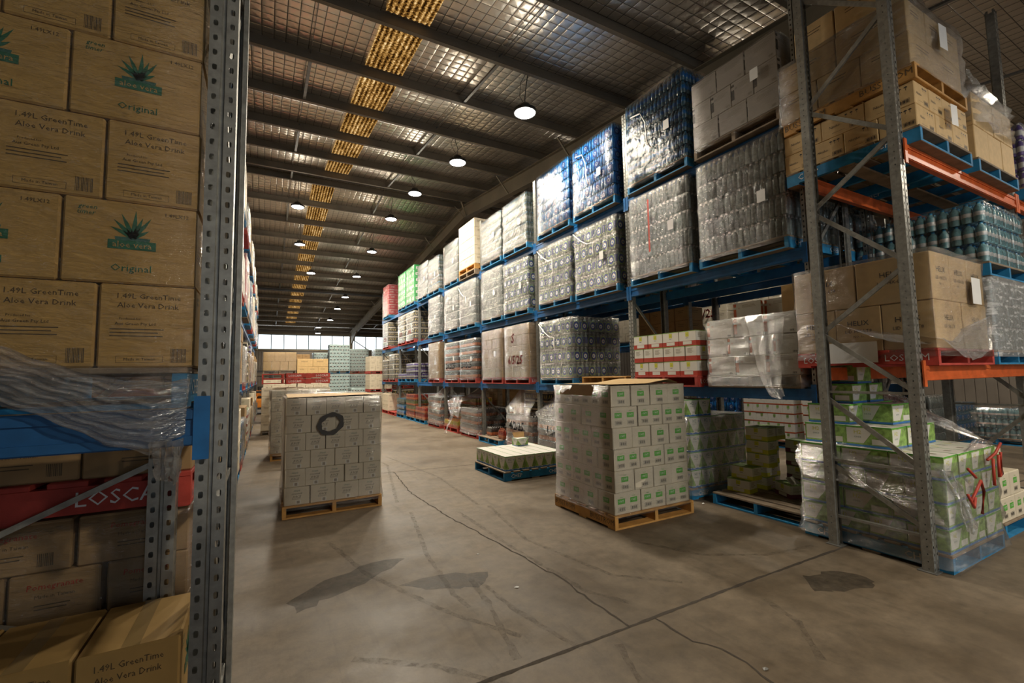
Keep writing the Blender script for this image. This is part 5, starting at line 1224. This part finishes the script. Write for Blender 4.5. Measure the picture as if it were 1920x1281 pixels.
# ------------------------------------------------------------------ leave out what no nearby viewpoint can see; merge the surplus of a kind
def prune():
    from mathutils.bvhtree import BVHTree
    bpy.context.view_layer.update()
    V = []; F = []; own = []
    q = ((0, 2, 3, 1), (4, 5, 7, 6), (0, 1, 5, 4), (2, 6, 7, 3), (0, 4, 6, 2), (1, 3, 7, 5))
    for n, (o, (L, W, H)) in enumerate(ITEMS):
        M_ = o.matrix_world; b = len(V)
        V += [M_ @ Vector((x, y, z)) for z in (0, H) for y in (-W / 2, W / 2) for x in (-L / 2, L / 2)]
        F += [tuple(b + i for i in f_) for f_ in q]; own += [n] * 6
    # the rows of racks on both flanks are see-through, so only the goods themselves count as hiding anything
    V += [Vector(p_) for p_ in ((-40, -40, 0), (60, -40, 0), (60, 80, 0), (-40, 80, 0))]; F.append((len(V) - 4, len(V) - 3, len(V) - 2, len(V) - 1)); own.append(-1)
    T = BVHTree.FromPolygons(V, F)
    yw, pt = R(28.52), R(4.27); f_ = Vector((math.sin(yw) * math.cos(pt), math.cos(yw) * math.cos(pt), math.sin(pt))); r_ = Vector((math.cos(yw), -math.sin(yw), 0)); u_ = r_.cross(f_)
    hits = {}; seen = set()
    for (ox, oy, oz, nx, ny, k) in ((0, 0, 0, 900, 600, 1.02), (.7, 0, 0, 260, 180, 1.2), (-.4, 0, 0, 260, 180, 1.2), (0, .7, 0, 260, 180, 1.2), (0, -.7, 0, 260, 180, 1.2), (.3, .3, .6, 260, 180, 1.2), (.3, -.3, -.6, 260, 180, 1.2), (1.5, .3, .2, 260, 180, 1.2)):
        O = Vector((ox, oy, 1.7 + oz))
        for j in range(ny):
            b = u_ * (.755 * k * (1 - 2 * (j + .5) / ny)) + f_
            for i in range(nx):
                h = T.ray_cast(O, b + r_ * (1.132 * k * (2 * (i + .5) / nx - 1)))
                if h[2] is not None:
                    n = own[h[2]]; seen.add(n)
                    if k < 1.1: hits[n] = hits.get(n, 0) + 1
    by = {}
    for n, (o, d_) in enumerate(ITEMS):
        if n not in seen:
            for c in list(o.children): bpy.data.objects.remove(c)
            bpy.data.objects.remove(o)
        else: by.setdefault(o.name.split('.')[0], []).append((hits.get(n, 0), o))
    for k, v in by.items():
        if len(v) <= 300: continue
        v.sort(key=lambda t: -t[0]); rest = [o for _, o in v[300:]]; kids = [c for o in rest for c in o.children]
        for c in kids: c.parent = None; c.matrix_world = c.matrix_parent_inverse @ c.matrix_world
        lab = rest[0]['label'].split(',')[0]; cat = rest[0]['category']
        vs = []; fs = []; mi = []; mats = []
        for o in rest:
            for me, mw in [(o.data, o.matrix_world.copy())] + [(c.data, o.matrix_world.copy()) for c in kids if c.get('_p') == o.name] :
                b = len(vs); vs += [tuple(mw @ x.co) for x in me.vertices]
                for pg in me.polygons:
                    m_ = me.materials[pg.material_index]
                    if m_ not in mats: mats.append(m_)
                    fs.append(tuple(b + t for t in pg.vertices)); mi.append(mats.index(m_))
        me = bpy.data.meshes.new(k); me.from_pydata(vs, [], fs)
        for m_ in mats: me.materials.append(m_)
        me.polygons.foreach_set('material_index', mi); me.update()
        for c in kids: bpy.data.objects.remove(c)
        for o in rest: bpy.data.objects.remove(o)
        o = link(k, me); tag(o, 'remaining distant or half hidden ' + lab + 's on the racks', cat, None, 'stuff')
prune()

# litter on the floor
for i, (x, y, r, lab) in enumerate(((1.80, 3.31, .018, 'small white scrap of paper on the floor, centre of the aisle'), (2.54, 1.71, .02, 'small grey scrap on the floor at the lower right'), (1.81, 4.09, .012, 'tiny white scrap near the long floor crack'), (5.0, 4.1, .02, 'white scrap lying between the blue floor pallets'))):
    m = MB(); rr = random.Random(i); n = 7
    vs = [(r * rr.uniform(.7, 1.4) * math.cos(2 * PI * k / n), r * rr.uniform(.5, 1) * math.sin(2 * PI * k / n), rr.uniform(0, .004)) for k in range(n)] + [(0, 0, r * .6)]
    m.add(vs, [(k, (k + 1) % n, n) for k in range(n)], 'paper' if i != 1 else 'galv_dark'); o = link('litter_scrap', m.mesh('scrap'), None, (x, y, .0018)); tag(o, lab, 'litter')

# ================================================================== WORLD, DAYLIGHT, CAMERA
w = bpy.data.worlds.new('World'); SC.world = w; w.use_nodes = True
bg = w.node_tree.nodes['Background']; bg.inputs[0].default_value = (.75, .86, 1, 1); bg.inputs[1].default_value = .6
L = bpy.data.lights.new('door_daylight', 'AREA'); L.shape = 'RECTANGLE'; L.size = 6; L.size_y = 4.6; L.energy = 130; L.color = (.75, .87, 1)
o = bpy.data.objects.new('door_daylight', L); COL.objects.link(o); o.location = (3.5, YN - .1, 2.3); o.rotation_euler = (R(90), 0, 0)
cam = bpy.data.cameras.new('camera'); cam.lens = 848 / 1920 * 36; cam.sensor_width = 36; cam.clip_start = .05; cam.clip_end = 200
co = bpy.data.objects.new('camera', cam); COL.objects.link(co); SC.camera = co
yaw, pit, rol = R(28.52), R(4.27), R(-1.014)
f = Vector((math.sin(yaw) * math.cos(pit), math.cos(yaw) * math.cos(pit), math.sin(pit))); rt = Vector((math.cos(yaw), -math.sin(yaw), 0)); up = rt.cross(f)
r2 = rt * math.cos(rol) + up * math.sin(rol); u2 = up * math.cos(rol) - rt * math.sin(rol)
M = Matrix((r2, u2, -f)).transposed().to_4x4(); M.translation = Vector((0, 0, 1.7)); co.matrix_world = M
vs = SC.view_settings; vs.view_transform = 'Standard'; vs.look = 'None'; vs.gamma = 1; vs.use_curve_mapping = False; vs.exposure = 0.05
cy = SC.cycles
cy.use_denoising = True; cy.max_bounces = 10; cy.diffuse_bounces = 3; cy.glossy_bounces = 3; cy.transmission_bounces = 2; cy.transparent_max_bounces = 24
cy.caustics_reflective = False; cy.caustics_refractive = False; cy.sample_clamp_indirect = 4; cy.use_adaptive_sampling = True; cy.adaptive_threshold = .04
